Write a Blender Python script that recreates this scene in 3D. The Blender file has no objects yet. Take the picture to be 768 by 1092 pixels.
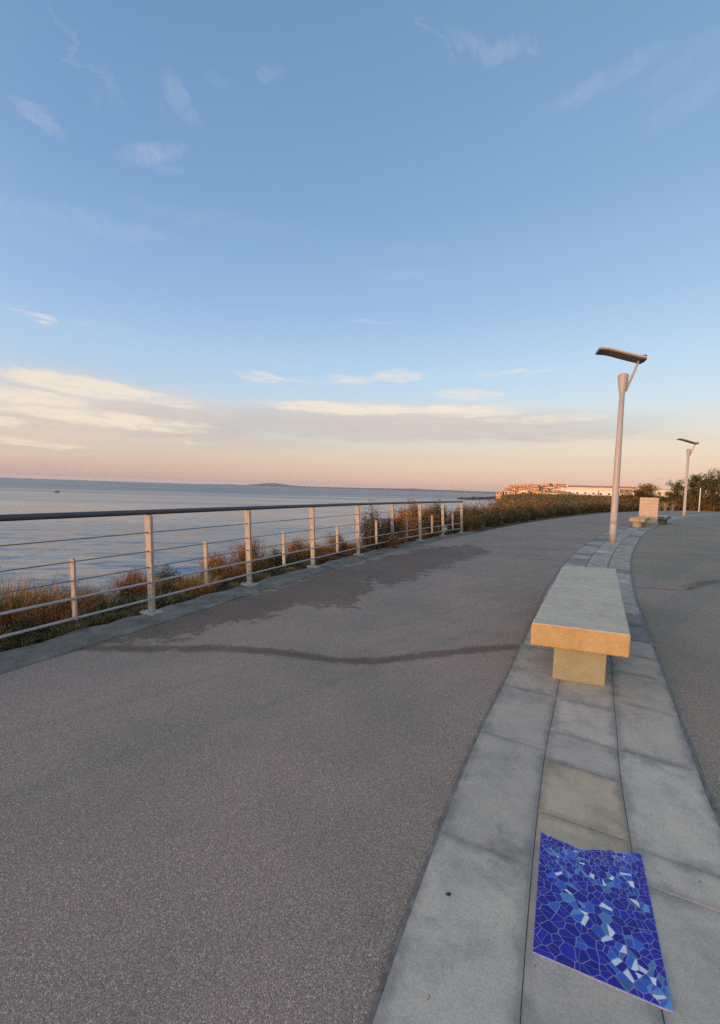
import bpy, bmesh, math, random, bisect
import numpy as np
from mathutils import Vector, Matrix

SC = bpy.context.scene
COL = SC.collection
R = math.radians
rnd = random.Random(7)

# ------------------------------------------------------------------ camera
CAM_H, FPX = 1.41, 450.0
ROLL = R(1.9)
PITCH = math.atan(24.3 * math.cos(ROLL) / FPX)


def ray(px, py):
    """direction of a photo pixel (768 x 1092), used to survey the place"""
    u, v = px - 384.0, 546.0 - py
    a = u * math.cos(ROLL) - v * math.sin(ROLL)
    b = u * math.sin(ROLL) + v * math.cos(ROLL)
    return (a, b * math.sin(PITCH) + FPX * math.cos(PITCH), b * math.cos(PITCH) - FPX * math.sin(PITCH))


def gp(px, py, z=0.0):
    d = ray(px, py)
    t = (z - CAM_H) / d[2]
    return (d[0] * t, d[1] * t)


cam = bpy.data.cameras.new('camera')
cam.sensor_fit = 'VERTICAL'
cam.sensor_height = 36.0
cam.sensor_width = 36.0 * 768 / 1092
cam.lens = FPX / 1092 * 36.0
cam.clip_start = 0.05
cam.clip_end = 60000
cam_o = bpy.data.objects.new('camera', cam)
COL.objects.link(cam_o)
U = Vector((0, math.sin(PITCH), math.cos(PITCH)))
F = Vector((0, math.cos(PITCH), -math.sin(PITCH)))
X = Vector((1, 0, 0))
cx = X * math.cos(ROLL) + U * math.sin(ROLL)
cy = -X * math.sin(ROLL) + U * math.cos(ROLL)
m = Matrix((cx, cy, -F)).transposed().to_4x4()
m.translation = Vector((0, 0, CAM_H))
cam_o.matrix_world = m
SC.camera = cam_o


# ------------------------------------------------------------------ helpers
def lin(r, g, b):
    f = lambda c: (c / 255 / 12.92) if c / 255 <= 0.04045 else ((c / 255 + 0.055) / 1.055) ** 2.4
    return (f(r), f(g), f(b))


def tag(o, label=None, cat=None, group=None, kind=None):
    if label: o['label'] = label
    if cat: o['category'] = cat
    if group: o['group'] = group
    if kind: o['kind'] = kind
    return o


def empty(name, loc=(0, 0, 0), rz=0.0):
    o = bpy.data.objects.new(name, None)
    COL.objects.link(o)
    o.location = loc
    o.rotation_euler = (0, 0, rz)
    o.empty_display_size = 0.2
    return o


def children(o):
    return [c for c in bpy.data.objects if c.parent == o]


def copy_tree(o, parent=None):
    kids = children(o)
    c = o.copy()
    COL.objects.link(c)
    if parent is not None:
        c.parent = parent
    for k in kids:
        copy_tree(k, c)
    return c


class MB:
    """collects geometry, then links it as ONE mesh object"""

    def __init__(self):
        self.v, self.f, self.m, self.a, self.e = [], [], [], [], {}

    def add(self, verts, faces, mi=0, att=0.0):
        n = len(self.v)
        self.v.extend([tuple(p) for p in verts])
        for f in faces:
            self.f.append(tuple(i + n for i in f))
            self.m.append(mi)
            self.a.append(att)

    def box(self, c, s, rz=0.0, mi=0, att=0.0, taper=1.0):
        hx, hy, hz = s[0] / 2, s[1] / 2, s[2] / 2
        pts = []
        for dz in (-1, 1):
            k = 1.0 if dz < 0 else taper
            for dx, dy in ((-1, -1), (1, -1), (1, 1), (-1, 1)):
                x, y = dx * hx * k, dy * hy * k
                pts.append((c[0] + x * math.cos(rz) - y * math.sin(rz), c[1] + x * math.sin(rz) + y * math.cos(rz), c[2] + dz * hz))
        self.add(pts, [(3, 2, 1, 0), (4, 5, 6, 7), (0, 1, 5, 4), (1, 2, 6, 5), (2, 3, 7, 6), (3, 0, 4, 7)], mi, att)

    def prism(self, poly, z0, z1, mi=0, att=0.0, bevel=0.0):
        """poly counter-clockwise list of (x, y); z may be callable"""
        n = len(poly)
        if bevel > 0:
            cxm = sum(p[0] for p in poly) / n
            cym = sum(p[1] for p in poly) / n
            ins = []
            for p in poly:
                d = math.hypot(p[0] - cxm, p[1] - cym)
                k = max(0.0, 1 - bevel * 1.3 / max(d, 1e-6))
                ins.append((cxm + (p[0] - cxm) * k, cym + (p[1] - cym) * k))
            vs = [(x, y, z0) for x, y in poly] + [(x, y, z1 - bevel) for x, y in poly] + [(x, y, z1) for x, y in ins]
            fs = [tuple(range(2 * n, 3 * n))]
            for r_ in range(2):
                for i in range(n):
                    j = (i + 1) % n
                    fs.append((r_ * n + i, r_ * n + j, (r_ + 1) * n + j, (r_ + 1) * n + i))
            fs.append(tuple(reversed(range(n))))
            self.add(vs, fs, mi, att)
            return
        vs = [(x, y, z0) for x, y in poly] + [(x, y, z1) for x, y in poly]
        fs = [tuple(range(n, 2 * n)), tuple(reversed(range(n)))]
        for i in range(n):
            j = (i + 1) % n
            fs.append((i, j, n + j, n + i))
        self.add(vs, fs, mi, att)

    def tube(self, pts, rad, seg=8, mi=0, att=0.0, cap=True, flat=1.0):
        pts = [Vector(p) for p in pts]
        rads = rad if isinstance(rad, (list, tuple)) else [rad] * len(pts)
        base = len(self.v)
        n = len(pts)
        prev = None
        for i, p in enumerate(pts):
            if i == 0: t = pts[1] - pts[0]
            elif i == n - 1: t = pts[-1] - pts[-2]
            else: t = (pts[i + 1] - pts[i]).normalized() + (pts[i] - pts[i - 1]).normalized()
            t.normalize()
            if prev is None:
                a = t.cross(Vector((0, 0, 1)))
                if a.length < 0.01: a = t.cross(Vector((1, 0, 0)))
            else:
                a = prev - t * prev.dot(t)
            a.normalize()
            prev = a
            b = a.cross(t)
            for k in range(seg):
                w = 2 * math.pi * k / seg
                q = p + a * math.cos(w) * rads[i] + b * math.sin(w) * rads[i] * flat
                self.v.append(tuple(q))
        for i in range(n - 1):
            for k in range(seg):
                k2 = (k + 1) % seg
                self.f.append((base + i * seg + k, base + i * seg + k2, base + (i + 1) * seg + k2, base + (i + 1) * seg + k))
                self.m.append(mi); self.a.append(att)
        if cap:
            self.f.append(tuple(base + k for k in reversed(range(seg))))
            self.f.append(tuple(base + (n - 1) * seg + k for k in range(seg)))
            self.m += [mi, mi]; self.a += [att, att]

    def mesh(self, name, mats, smooth=False):
        me = bpy.data.meshes.new(name)
        me.from_pydata(self.v, [], self.f)
        for mt in (mats if isinstance(mats, (list, tuple)) else [mats]):
            me.materials.append(mt)
        me.polygons.foreach_set('material_index', self.m)
        at = me.attributes.new('tint', 'FLOAT', 'FACE')
        at.data.foreach_set('value', self.a)
        if self.e:
            ed = me.attributes.new('edge', 'FLOAT', 'POINT')
            ed.data.foreach_set('value', [self.e.get(i, 0.0) for i in range(len(self.v))])
        if smooth:
            me.polygons.foreach_set('use_smooth', [True] * len(me.polygons))
        me.update()
        return me

    def build(self, name, mats, parent=None, smooth=False, fix=True):
        me = self.mesh(name, mats, smooth)
        if fix:
            bm = bmesh.new(); bm.from_mesh(me)
            bmesh.ops.recalc_face_normals(bm, faces=bm.faces)
            bm.to_mesh(me); bm.free()
        o = bpy.data.objects.new(name, me)
        COL.objects.link(o)
        if parent is not None: o.parent = parent
        return o


def soften(o, w=0.006, seg=2):
    b = o.modifiers.new('bevel', 'BEVEL')
    b.width = w; b.segments = seg; b.limit_method = 'ANGLE'; b.angle_limit = R(40)
    return o


# ------------------------------------------------------------------ node helpers
class N:
    """arithmetic on node sockets"""
    tree = None

    def __init__(self, s): self.s = s

    @staticmethod
    def op(o, *a, clamp=False):
        n = N.tree.nodes.new('ShaderNodeMath'); n.operation = o; n.use_clamp = clamp
        for i, x in enumerate(a):
            if isinstance(x, N): N.tree.links.new(x.s, n.inputs[i])
            else: n.inputs[i].default_value = x
        return N(n.outputs[0])

    def __add__(s, o): return N.op('ADD', s, o)
    __radd__ = __add__
    def __sub__(s, o): return N.op('SUBTRACT', s, o)
    def __rsub__(s, o): return N.op('SUBTRACT', o, s)
    def __mul__(s, o): return N.op('MULTIPLY', s, o)
    __rmul__ = __mul__
    def __truediv__(s, o): return N.op('DIVIDE', s, o)


def sstep(x, a, b):
    n = N.tree.nodes.new('ShaderNodeMapRange'); n.interpolation_type = 'SMOOTHSTEP'
    N.tree.links.new(x.s, n.inputs['Value'])
    n.inputs['From Min'].default_value = a; n.inputs['From Max'].default_value = b
    return N(n.outputs[0])


def mixc(f, a, b, mode='MIX'):
    n = N.tree.nodes.new('ShaderNodeMix'); n.data_type = 'RGBA'; n.blend_type = mode
    def put(i, x):
        if isinstance(x, N): N.tree.links.new(x.s, n.inputs[i])
        elif isinstance(x, (int, float)): n.inputs[i].default_value = x
        else: n.inputs[i].default_value = (*x[:3], 1)
    put(0, f); put(6, a); put(7, b)
    return N(n.outputs[2])


def noise(vec, scale, detail=4, rough=0.55, dist=0.0):
    n = N.tree.nodes.new('ShaderNodeTexNoise')
    n.inputs['Scale'].default_value = scale; n.inputs['Detail'].default_value = detail
    n.inputs['Roughness'].default_value = rough; n.inputs['Distortion'].default_value = dist
    if vec is not None: N.tree.links.new(vec.s, n.inputs['Vector'])
    return N(n.outputs['Fac'])


def voro(vec, scale, out='Color', feature='F1'):
    n = N.tree.nodes.new('ShaderNodeTexVoronoi'); n.feature = feature
    n.inputs['Scale'].default_value = scale
    N.tree.links.new(vec.s, n.inputs['Vector'])
    return N(n.outputs[out])


def ramp(f, stops):
    n = N.tree.nodes.new('ShaderNodeValToRGB')
    N.tree.links.new(f.s, n.inputs[0])
    e = n.color_ramp.elements
    while len(e) < len(stops): e.new(0.5)
    for i, (p, c) in enumerate(stops):
        e[i].position = p
        e[i].color = (*c[:3], 1)
    return N(n.outputs[0])


def gray(c):
    n = N.tree.nodes.new('ShaderNodeSeparateColor'); N.tree.links.new(c.s, n.inputs[0])
    return N(n.outputs[0])


def combine(x, y, z):
    n = N.tree.nodes.new('ShaderNodeCombineXYZ')
    for i, q in enumerate((x, y, z)):
        if isinstance(q, N): N.tree.links.new(q.s, n.inputs[i])
        else: n.inputs[i].default_value = q
    return N(n.outputs[0])


def sep(v):
    n = N.tree.nodes.new('ShaderNodeSeparateXYZ'); N.tree.links.new(v.s, n.inputs[0])
    return N(n.outputs[0]), N(n.outputs[1]), N(n.outputs[2])


def coords(kind='Object'):
    n = N.tree.nodes.new('ShaderNodeTexCoord')
    return N(n.outputs[kind])


def world_pos():
    return N(N.tree.nodes.new('ShaderNodeNewGeometry').outputs['Position'])


def attr(name):
    n = N.tree.nodes.new('ShaderNodeAttribute'); n.attribute_name = name
    return N(n.outputs['Fac'])


def obj_rand():
    return N(N.tree.nodes.new('ShaderNodeObjectInfo').outputs['Random'])


def material(name, fn):
    mt = bpy.data.materials.new(name); mt.use_nodes = True
    nt = mt.node_tree; nt.nodes.clear()
    N.tree = nt
    out = nt.nodes.new('ShaderNodeOutputMaterial')
    bs = nt.nodes.new('ShaderNodeBsdfPrincipled')
    nt.links.new(bs.outputs[0], out.inputs[0])
    r = fn() or {}
    for k, v in r.items():
        if k == 'bump':
            h, st, d = v
            b = nt.nodes.new('ShaderNodeBump'); b.inputs['Strength'].default_value = st; b.inputs['Distance'].default_value = d
            nt.links.new(h.s, b.inputs['Height']); nt.links.new(b.outputs[0], bs.inputs['Normal'])
        elif isinstance(v, N): nt.links.new(v.s, bs.inputs[k])
        elif isinstance(v, (tuple, list)): bs.inputs[k].default_value = (*v[:3], 1)
        else: bs.inputs[k].default_value = v
    return mt


# ------------------------------------------------------------------ materials
def asphalt(base_a, base_b, seedx):
    def fn():
        p = world_pos()
        big = noise(p, 0.55, 4, 0.6)
        mid = noise(p, 3.0, 4, 0.6)
        col = mixc(sstep(big * 0.8 + mid * 0.2, 0.40, 0.60), base_a, base_b)
        cell = gray(voro(p, 300, 'Color'))
        edge = voro(p, 300, 'Distance')
        fine = noise(p, 420, 2, 0.7)
        sp = sstep(cell, 0.0, 1.0)
        col = mixc(1.0, col, ramp(sp, [(0, (0.62, 0.62, 0.62)), (0.6, (0.98, 0.97, 0.96)), (0.93, (1.14, 1.12, 1.10)), (0.985, (1.42, 1.38, 1.32)), (1, (1.9, 1.8, 1.7))]), 'MULTIPLY')
        col = mixc(1.0, col, ramp(fine, [(0.25, (0.66, 0.66, 0.66)), (0.75, (1.30, 1.30, 1.30))]), 'MULTIPLY')
        d = attr('damp')
        rag = noise(p, 5.0, 6, 0.7)
        rag2 = noise(p, 1.3, 3, 0.6)
        rag3 = noise(p, 16.0, 5, 0.75)
        wet = sstep(d + (rag - 0.5) * 1.25 + (rag2 - 0.5) * 0.6 + (rag3 - 0.5) * 0.5, 0.44, 0.58)
        ln = attr('crack')
        wl = sstep(ln + ((rag - 0.5) * 1.3 + (rag3 - 0.5) * 0.8) * sstep(ln, 0.02, 0.4), 0.35, 0.95)
        wet = N.op('MAXIMUM', wet * 0.85, wl)
        col = mixc(wet * 0.80, col, mixc(1.0, col, (0.40, 0.29, 0.235), 'MULTIPLY'))
        # pale worn patches
        pale = sstep(noise(p, 1.7, 5, 0.65), 0.60, 0.78)
        col = mixc(pale * 0.12, col, (0.32, 0.29, 0.27))
        return {'Base Color': col, 'Roughness': 0.92 - wet * 0.22, 'Specular IOR Level': 0.3,
                'bump': (edge * -1.0 + fine * 0.4, 0.40, 0.004)}
    return fn


def stone_slab(base, base2, base3):
    def fn():
        p = world_pos()
        t = attr('tint')
        col = mixc(sstep(t, 0.2, 0.8), base, base2)
        col = mixc(sstep(t, 0.90, 0.92), col, base3)
        col = mixc(sstep(t, 0.0, -0.6), col, (0.27, 0.25, 0.23))
        col = mixc(sstep(t, 1.5, 1.6), col, (0.66, 0.63, 0.60))
        a = noise(p, 4.0, 6, 0.65)
        col = mixc(1.0, col, ramp(a, [(0.30, (0.68, 0.70, 0.73)), (0.5, (1, 1, 1)), (0.72, (1.18, 1.15, 1.10))]), 'MULTIPLY')
        b = noise(p, 160, 3, 0.7)
        col = mixc(1.0, col, ramp(b, [(0.3, (0.80, 0.80, 0.80)), (0.7, (1.14, 1.14, 1.14))]), 'MULTIPLY')
        pit = sstep(noise(p, 45, 2, 0.5), 0.70, 0.76)
        col = mixc(pit * 0.5, col, (0.10, 0.095, 0.09))
        blotch = sstep(noise(p, 2.1, 5, 0.7, 0.6), 0.56, 0.70)
        col = mixc(blotch * 0.45, col, (0.17, 0.165, 0.16))
        eg = attr('edge')
        grime = sstep(eg * 0.9 + (noise(p, 5.0, 6, 0.7) - 0.5) * 1.5, 0.45, 1.05)
        col = mixc(grime * 0.55, col, (0.13, 0.125, 0.12))
        crk = sstep(N.op('ABSOLUTE', noise(p, 1.6, 5, 0.6, 1.2) - 0.5), 0.004, 0.0)
        col = mixc(crk * 0.35 * sstep(noise(p, 0.9, 2), 0.5, 0.6), col, (0.08, 0.075, 0.07))
        lich = sstep(noise(p, 26, 4, 0.7), 0.64, 0.72)
        col = mixc(lich * 0.20, col, (0.50, 0.48, 0.42))
        return {'Base Color': col, 'Roughness': 0.85, 'Specular IOR Level': 0.3, 'bump': (b * 0.5 + a * 0.5 + pit * -0.5, 0.4, 0.006)}
    return fn


def sandstone(base, dark, grain=70):
    def fn():
        p = world_pos()
        a = noise(p, 6, 6, 0.7)
        col = mixc(sstep(a, 0.3, 0.7), dark, base)
        b = noise(p, grain * 2.5, 3, 0.7)
        col = mixc(1.0, col, ramp(b, [(0.3, (0.82, 0.81, 0.80)), (0.7, (1.12, 1.12, 1.12))]), 'MULTIPLY')
        pit = sstep(noise(p, 60, 3, 0.6), 0.66, 0.74)
        col = mixc(pit * 0.35, col, (0.2, 0.16, 0.1))
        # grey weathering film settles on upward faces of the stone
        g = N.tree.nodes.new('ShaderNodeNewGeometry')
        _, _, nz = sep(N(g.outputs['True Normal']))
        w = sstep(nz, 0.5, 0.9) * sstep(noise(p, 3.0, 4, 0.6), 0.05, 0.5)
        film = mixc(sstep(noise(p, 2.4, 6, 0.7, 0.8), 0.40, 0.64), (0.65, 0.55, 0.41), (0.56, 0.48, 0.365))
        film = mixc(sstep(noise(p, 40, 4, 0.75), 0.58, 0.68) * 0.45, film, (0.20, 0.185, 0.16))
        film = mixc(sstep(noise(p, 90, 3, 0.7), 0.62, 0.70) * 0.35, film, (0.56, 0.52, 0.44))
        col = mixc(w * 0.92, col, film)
        return {'Base Color': col, 'Roughness': 0.9, 'Specular IOR Level': 0.25, 'bump': (a * 0.4 + b * 0.6 - pit, 0.25, 0.005)}
    return fn


def paint(base, var=0.12, rough=0.5, metal=0.0, rust=0.0):
    def fn():
        p = world_pos()
        a = noise(p, 9, 5, 0.65)
        col = mixc(1.0, base, ramp(a, [(0.3, (1 - var,) * 3), (0.7, (1 + var * 0.6,) * 3)]), 'MULTIPLY')
        if rust:
            r_ = sstep(noise(p, 22, 5, 0.7), 0.62, 0.70)
            col = mixc(r_ * rust, col, (0.14, 0.09, 0.06))
        return {'Base Color': col, 'Roughness': rough, 'Metallic': metal, 'bump': (noise(p, 60, 3), 0.12, 0.004)}
    return fn


def leaf(a, b, rough=0.7):
    def fn():
        t = attr('tint')
        col = mixc(t, a, b)
        r_ = obj_rand()
        col = mixc(1.0, col, ramp(r_, [(0, (0.8, 0.78, 0.76)), (1, (1.2, 1.12, 1.05))]), 'MULTIPLY')
        return {'Base Color': col, 'Roughness': rough, 'Specular IOR Level': 0.2}
    return fn


def plain(c, rough=0.8, var=0.15, scale=3.0):
    def fn():
        p = world_pos()
        a = noise(p, scale, 5, 0.65)
        col = mixc(1.0, c, ramp(a, [(0.3, (1 - var,) * 3), (0.7, (1 + var,) * 3)]), 'MULTIPLY')
        return {'Base Color': col, 'Roughness': rough}
    return fn


def soil():
    p = world_pos()
    a = noise(p, 0.5, 6, 0.7)
    col = ramp(a, [(0.3, (0.06, 0.055, 0.03)), (0.5, (0.14, 0.10, 0.055)), (0.7, (0.22, 0.15, 0.085))])
    return {'Base Color': col, 'Roughness': 1.0, 'Specular IOR Level': 0.1, 'bump': (noise(p, 6, 6, 0.7), 0.8, 0.08)}


def concrete_edge():
    p = world_pos()
    a = noise(p, 3.2, 6, 0.7)
    col = ramp(a, [(0.32, (0.085, 0.070, 0.055)), (0.5, (0.19, 0.160, 0.125)), (0.72, (0.29, 0.25, 0.20))])
    b = noise(p, 120, 3, 0.7)
    col = mixc(1.0, col, ramp(b, [(0.3, (0.8,) * 3), (0.7, (1.15,) * 3)]), 'MULTIPLY')
    return {'Base Color': col, 'Roughness': 0.9, 'bump': (a + b * 0.4, 0.4, 0.01)}


def water():
    p = world_pos()
    x, y, z = sep(p)
    # wave trains running towards the shore: crests roughly across the view
    c, s = math.cos(R(12)), math.sin(R(12))
    u = x * c + y * s
    v = y * c - x * s
    def slope(vec, seed):
        n = N.tree.nodes.new('ShaderNodeTexNoise')
        n.inputs['Scale'].default_value = 1.0; n.inputs['Detail'].default_value = 4; n.inputs['Roughness'].default_value = 0.6
        N.tree.links.new(vec.s, n.inputs['Vector'])
        sc_ = N.tree.nodes.new('ShaderNodeSeparateColor'); N.tree.links.new(n.outputs['Color'], sc_.inputs[0])
        return N(sc_.outputs[0]) - 0.5, N(sc_.outputs[1]) - 0.5
    ax, ay = slope(combine(u * 0.20, v * 0.75, 0.0), 0)
    bx_, by_ = slope(combine(u * 1.1, v * 3.0, 5.0), 1)
    calm = sstep(noise(combine(u * 0.006, v * 0.03, 1.0), 1.0, 3, 0.5), 0.3, 0.7)
    off_ = sstep(y - x * 0.4, 30.0, 420.0)      # sheltered inshore water is smoother than the open bay
    amp = (0.75 + calm * 0.5) * (0.85 + off_ * 0.3)
    rough = 0.13 + calm * 0.08 + off_ * 0.15
    sx = (ax * 0.22 + bx_ * 0.14) * amp
    sy = (ay * 0.50 + by_ * 0.24) * amp
    nx = sx * c - sy * s
    ny = sx * s + sy * c
    nn = N.tree.nodes.new('ShaderNodeVectorMath'); nn.operation = 'NORMALIZE'
    N.tree.links.new(combine(nx, ny, 1.0).s, nn.inputs[0])
    return {'Base Color': (0.022, 0.066, 0.120), 'Roughness': rough, 'IOR': 1.333, 'Normal': N(nn.outputs[0])}


M = {}
M['asphalt'] = material('asphalt_grey_brown', asphalt((0.390, 0.284, 0.226), (0.305, 0.248, 0.188), 0))
M['asphalt_right'] = material('asphalt_grey', asphalt((0.345, 0.268, 0.205), (0.278, 0.238, 0.174), 5))
M['mortar'] = material('joint_mortar', plain((0.20, 0.18, 0.155), 0.95, 0.5, 14))
M['slab'] = material('stone_slab', stone_slab((0.49, 0.41, 0.322), (0.59, 0.50, 0.390), (0.57, 0.435, 0.285)))
M['concrete'] = material('concrete_edge', concrete_edge)
M['bench'] = material('bench_sandstone', sandstone((0.50, 0.350, 0.172), (0.40, 0.275, 0.130)))
M['bench_leg'] = material('bench_leg_stone', sandstone((0.335, 0.315, 0.215), (0.28, 0.26, 0.17)))
M['bench_shade_tint'] = material('bench_stone_shade_tint', sandstone((0.21, 0.20, 0.165), (0.15, 0.145, 0.12)))  # darker copy of the bench stone, with the shade put into its colour
M['stele'] = material('stele_stone', sandstone((0.55, 0.42, 0.34), (0.46, 0.35, 0.28)))
M['post'] = material('post_galvanised', paint((0.41, 0.345, 0.28), 0.22, 0.65, 0.0, 0.65))
M['tube'] = material('tube_galvanised', paint((0.42, 0.40, 0.38), 0.15, 0.55))
M['wire'] = material('wire_steel', paint((0.20, 0.20, 0.20), 0.1, 0.45, 0.4))
M['handrail'] = material('handrail_dark', paint((0.075, 0.072, 0.075), 0.2, 0.45))
M['lamp'] = material('lamp_paint', paint((0.42, 0.37, 0.34), 0.06, 0.55))
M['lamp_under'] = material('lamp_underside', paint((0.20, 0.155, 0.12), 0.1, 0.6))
M['dark'] = material('dark_metal', paint((0.03, 0.03, 0.03), 0.1, 0.5))
M['glass'] = material('lamp_glass', lambda: {'Base Color': (0.5, 0.5, 0.48), 'Roughness': 0.2})
M['grout'] = material('mosaic_grout', plain((0.36, 0.35, 0.52), 0.9, 0.2, 30))
M['soil'] = material('dry_soil', soil)
M['water'] = material('sea_water', water)
M['rock'] = material('dark_rock', plain((0.10, 0.075, 0.06), 0.95, 0.5, 0.6))
M['hill'] = material('far_hill', plain((0.10, 0.095, 0.075), 1.0, 0.3, 0.002))
M['bark'] = material('bark', plain((0.11, 0.08, 0.055), 0.95, 0.35, 6))
M['twig'] = material('twig', plain((0.13, 0.085, 0.05), 0.95, 0.3, 8))
M['dry'] = material('dry_grass', leaf((0.66, 0.31, 0.085), (0.50, 0.18, 0.045)))
M['rust'] = material('rust_leaf', leaf((0.30, 0.155, 0.055), (0.21, 0.10, 0.04)))
M['straw'] = material('straw', leaf((0.46, 0.36, 0.19), (0.34, 0.23, 0.10)))
M['green'] = material('leaf_green', leaf((0.060, 0.080, 0.028), (0.110, 0.105, 0.040)))
M['olive'] = material('leaf_olive', leaf((0.125, 0.105, 0.040), (0.19, 0.125, 0.050)))
M['darkgreen'] = material('leaf_dark', leaf((0.035, 0.048, 0.022), (0.075, 0.075, 0.032)))
M['pale'] = material('pale_twig', leaf((0.55, 0.45, 0.33), (0.42, 0.33, 0.22)))
M['terra'] = material('terracotta_roof', plain((0.50, 0.23, 0.13), 0.9, 0.3, 0.5))
M['wall_cream'] = material('render_cream', plain((0.70, 0.58, 0.42), 0.9, 0.12, 0.3))
M['wall_ochre'] = material('render_ochre', plain((0.66, 0.40, 0.22), 0.9, 0.12, 0.3))
M['wall_pink'] = material('render_pink', plain((0.66, 0.33, 0.20), 0.9, 0.12, 0.3))
M['wall_white'] = material('render_white', plain((0.78, 0.72, 0.62), 0.9, 0.08, 0.3))
M['window'] = material('window_dark', lambda: {'Base Color': (0.05, 0.05, 0.055), 'Roughness': 0.2})
M['boat'] = material('boat_hull', plain((0.045, 0.045, 0.05), 0.5, 0.2, 2))
M['boat_cabin'] = material('boat_cabin', plain((0.25, 0.25, 0.26), 0.5, 0.1, 2))

# ------------------------------------------------------------------ sun and sky
SUN_EL = R(1.8)
SUN_AZ = R(180 + 48)           # clockwise from +Y: behind the camera, to the left
to_sun = Vector((math.sin(SUN_AZ) * math.cos(SUN_EL), math.cos(SUN_AZ) * math.cos(SUN_EL), math.sin(SUN_EL)))
sun = bpy.data.lights.new('sun', 'SUN')
sun.energy = 3.4
sun.angle = R(0.5)
sun.color = (1.0, 0.50, 0.21)
sun_o = bpy.data.objects.new('sun', sun)
COL.objects.link(sun_o)
sun_o.rotation_euler = (-to_sun).to_track_quat('-Z', 'Y').to_euler()


def ae(px, py):
    d = ray(px, py)
    return math.degrees(math.atan2(d[0], d[1])), math.degrees(math.atan2(d[2], math.hypot(d[0], d[1])))


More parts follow.
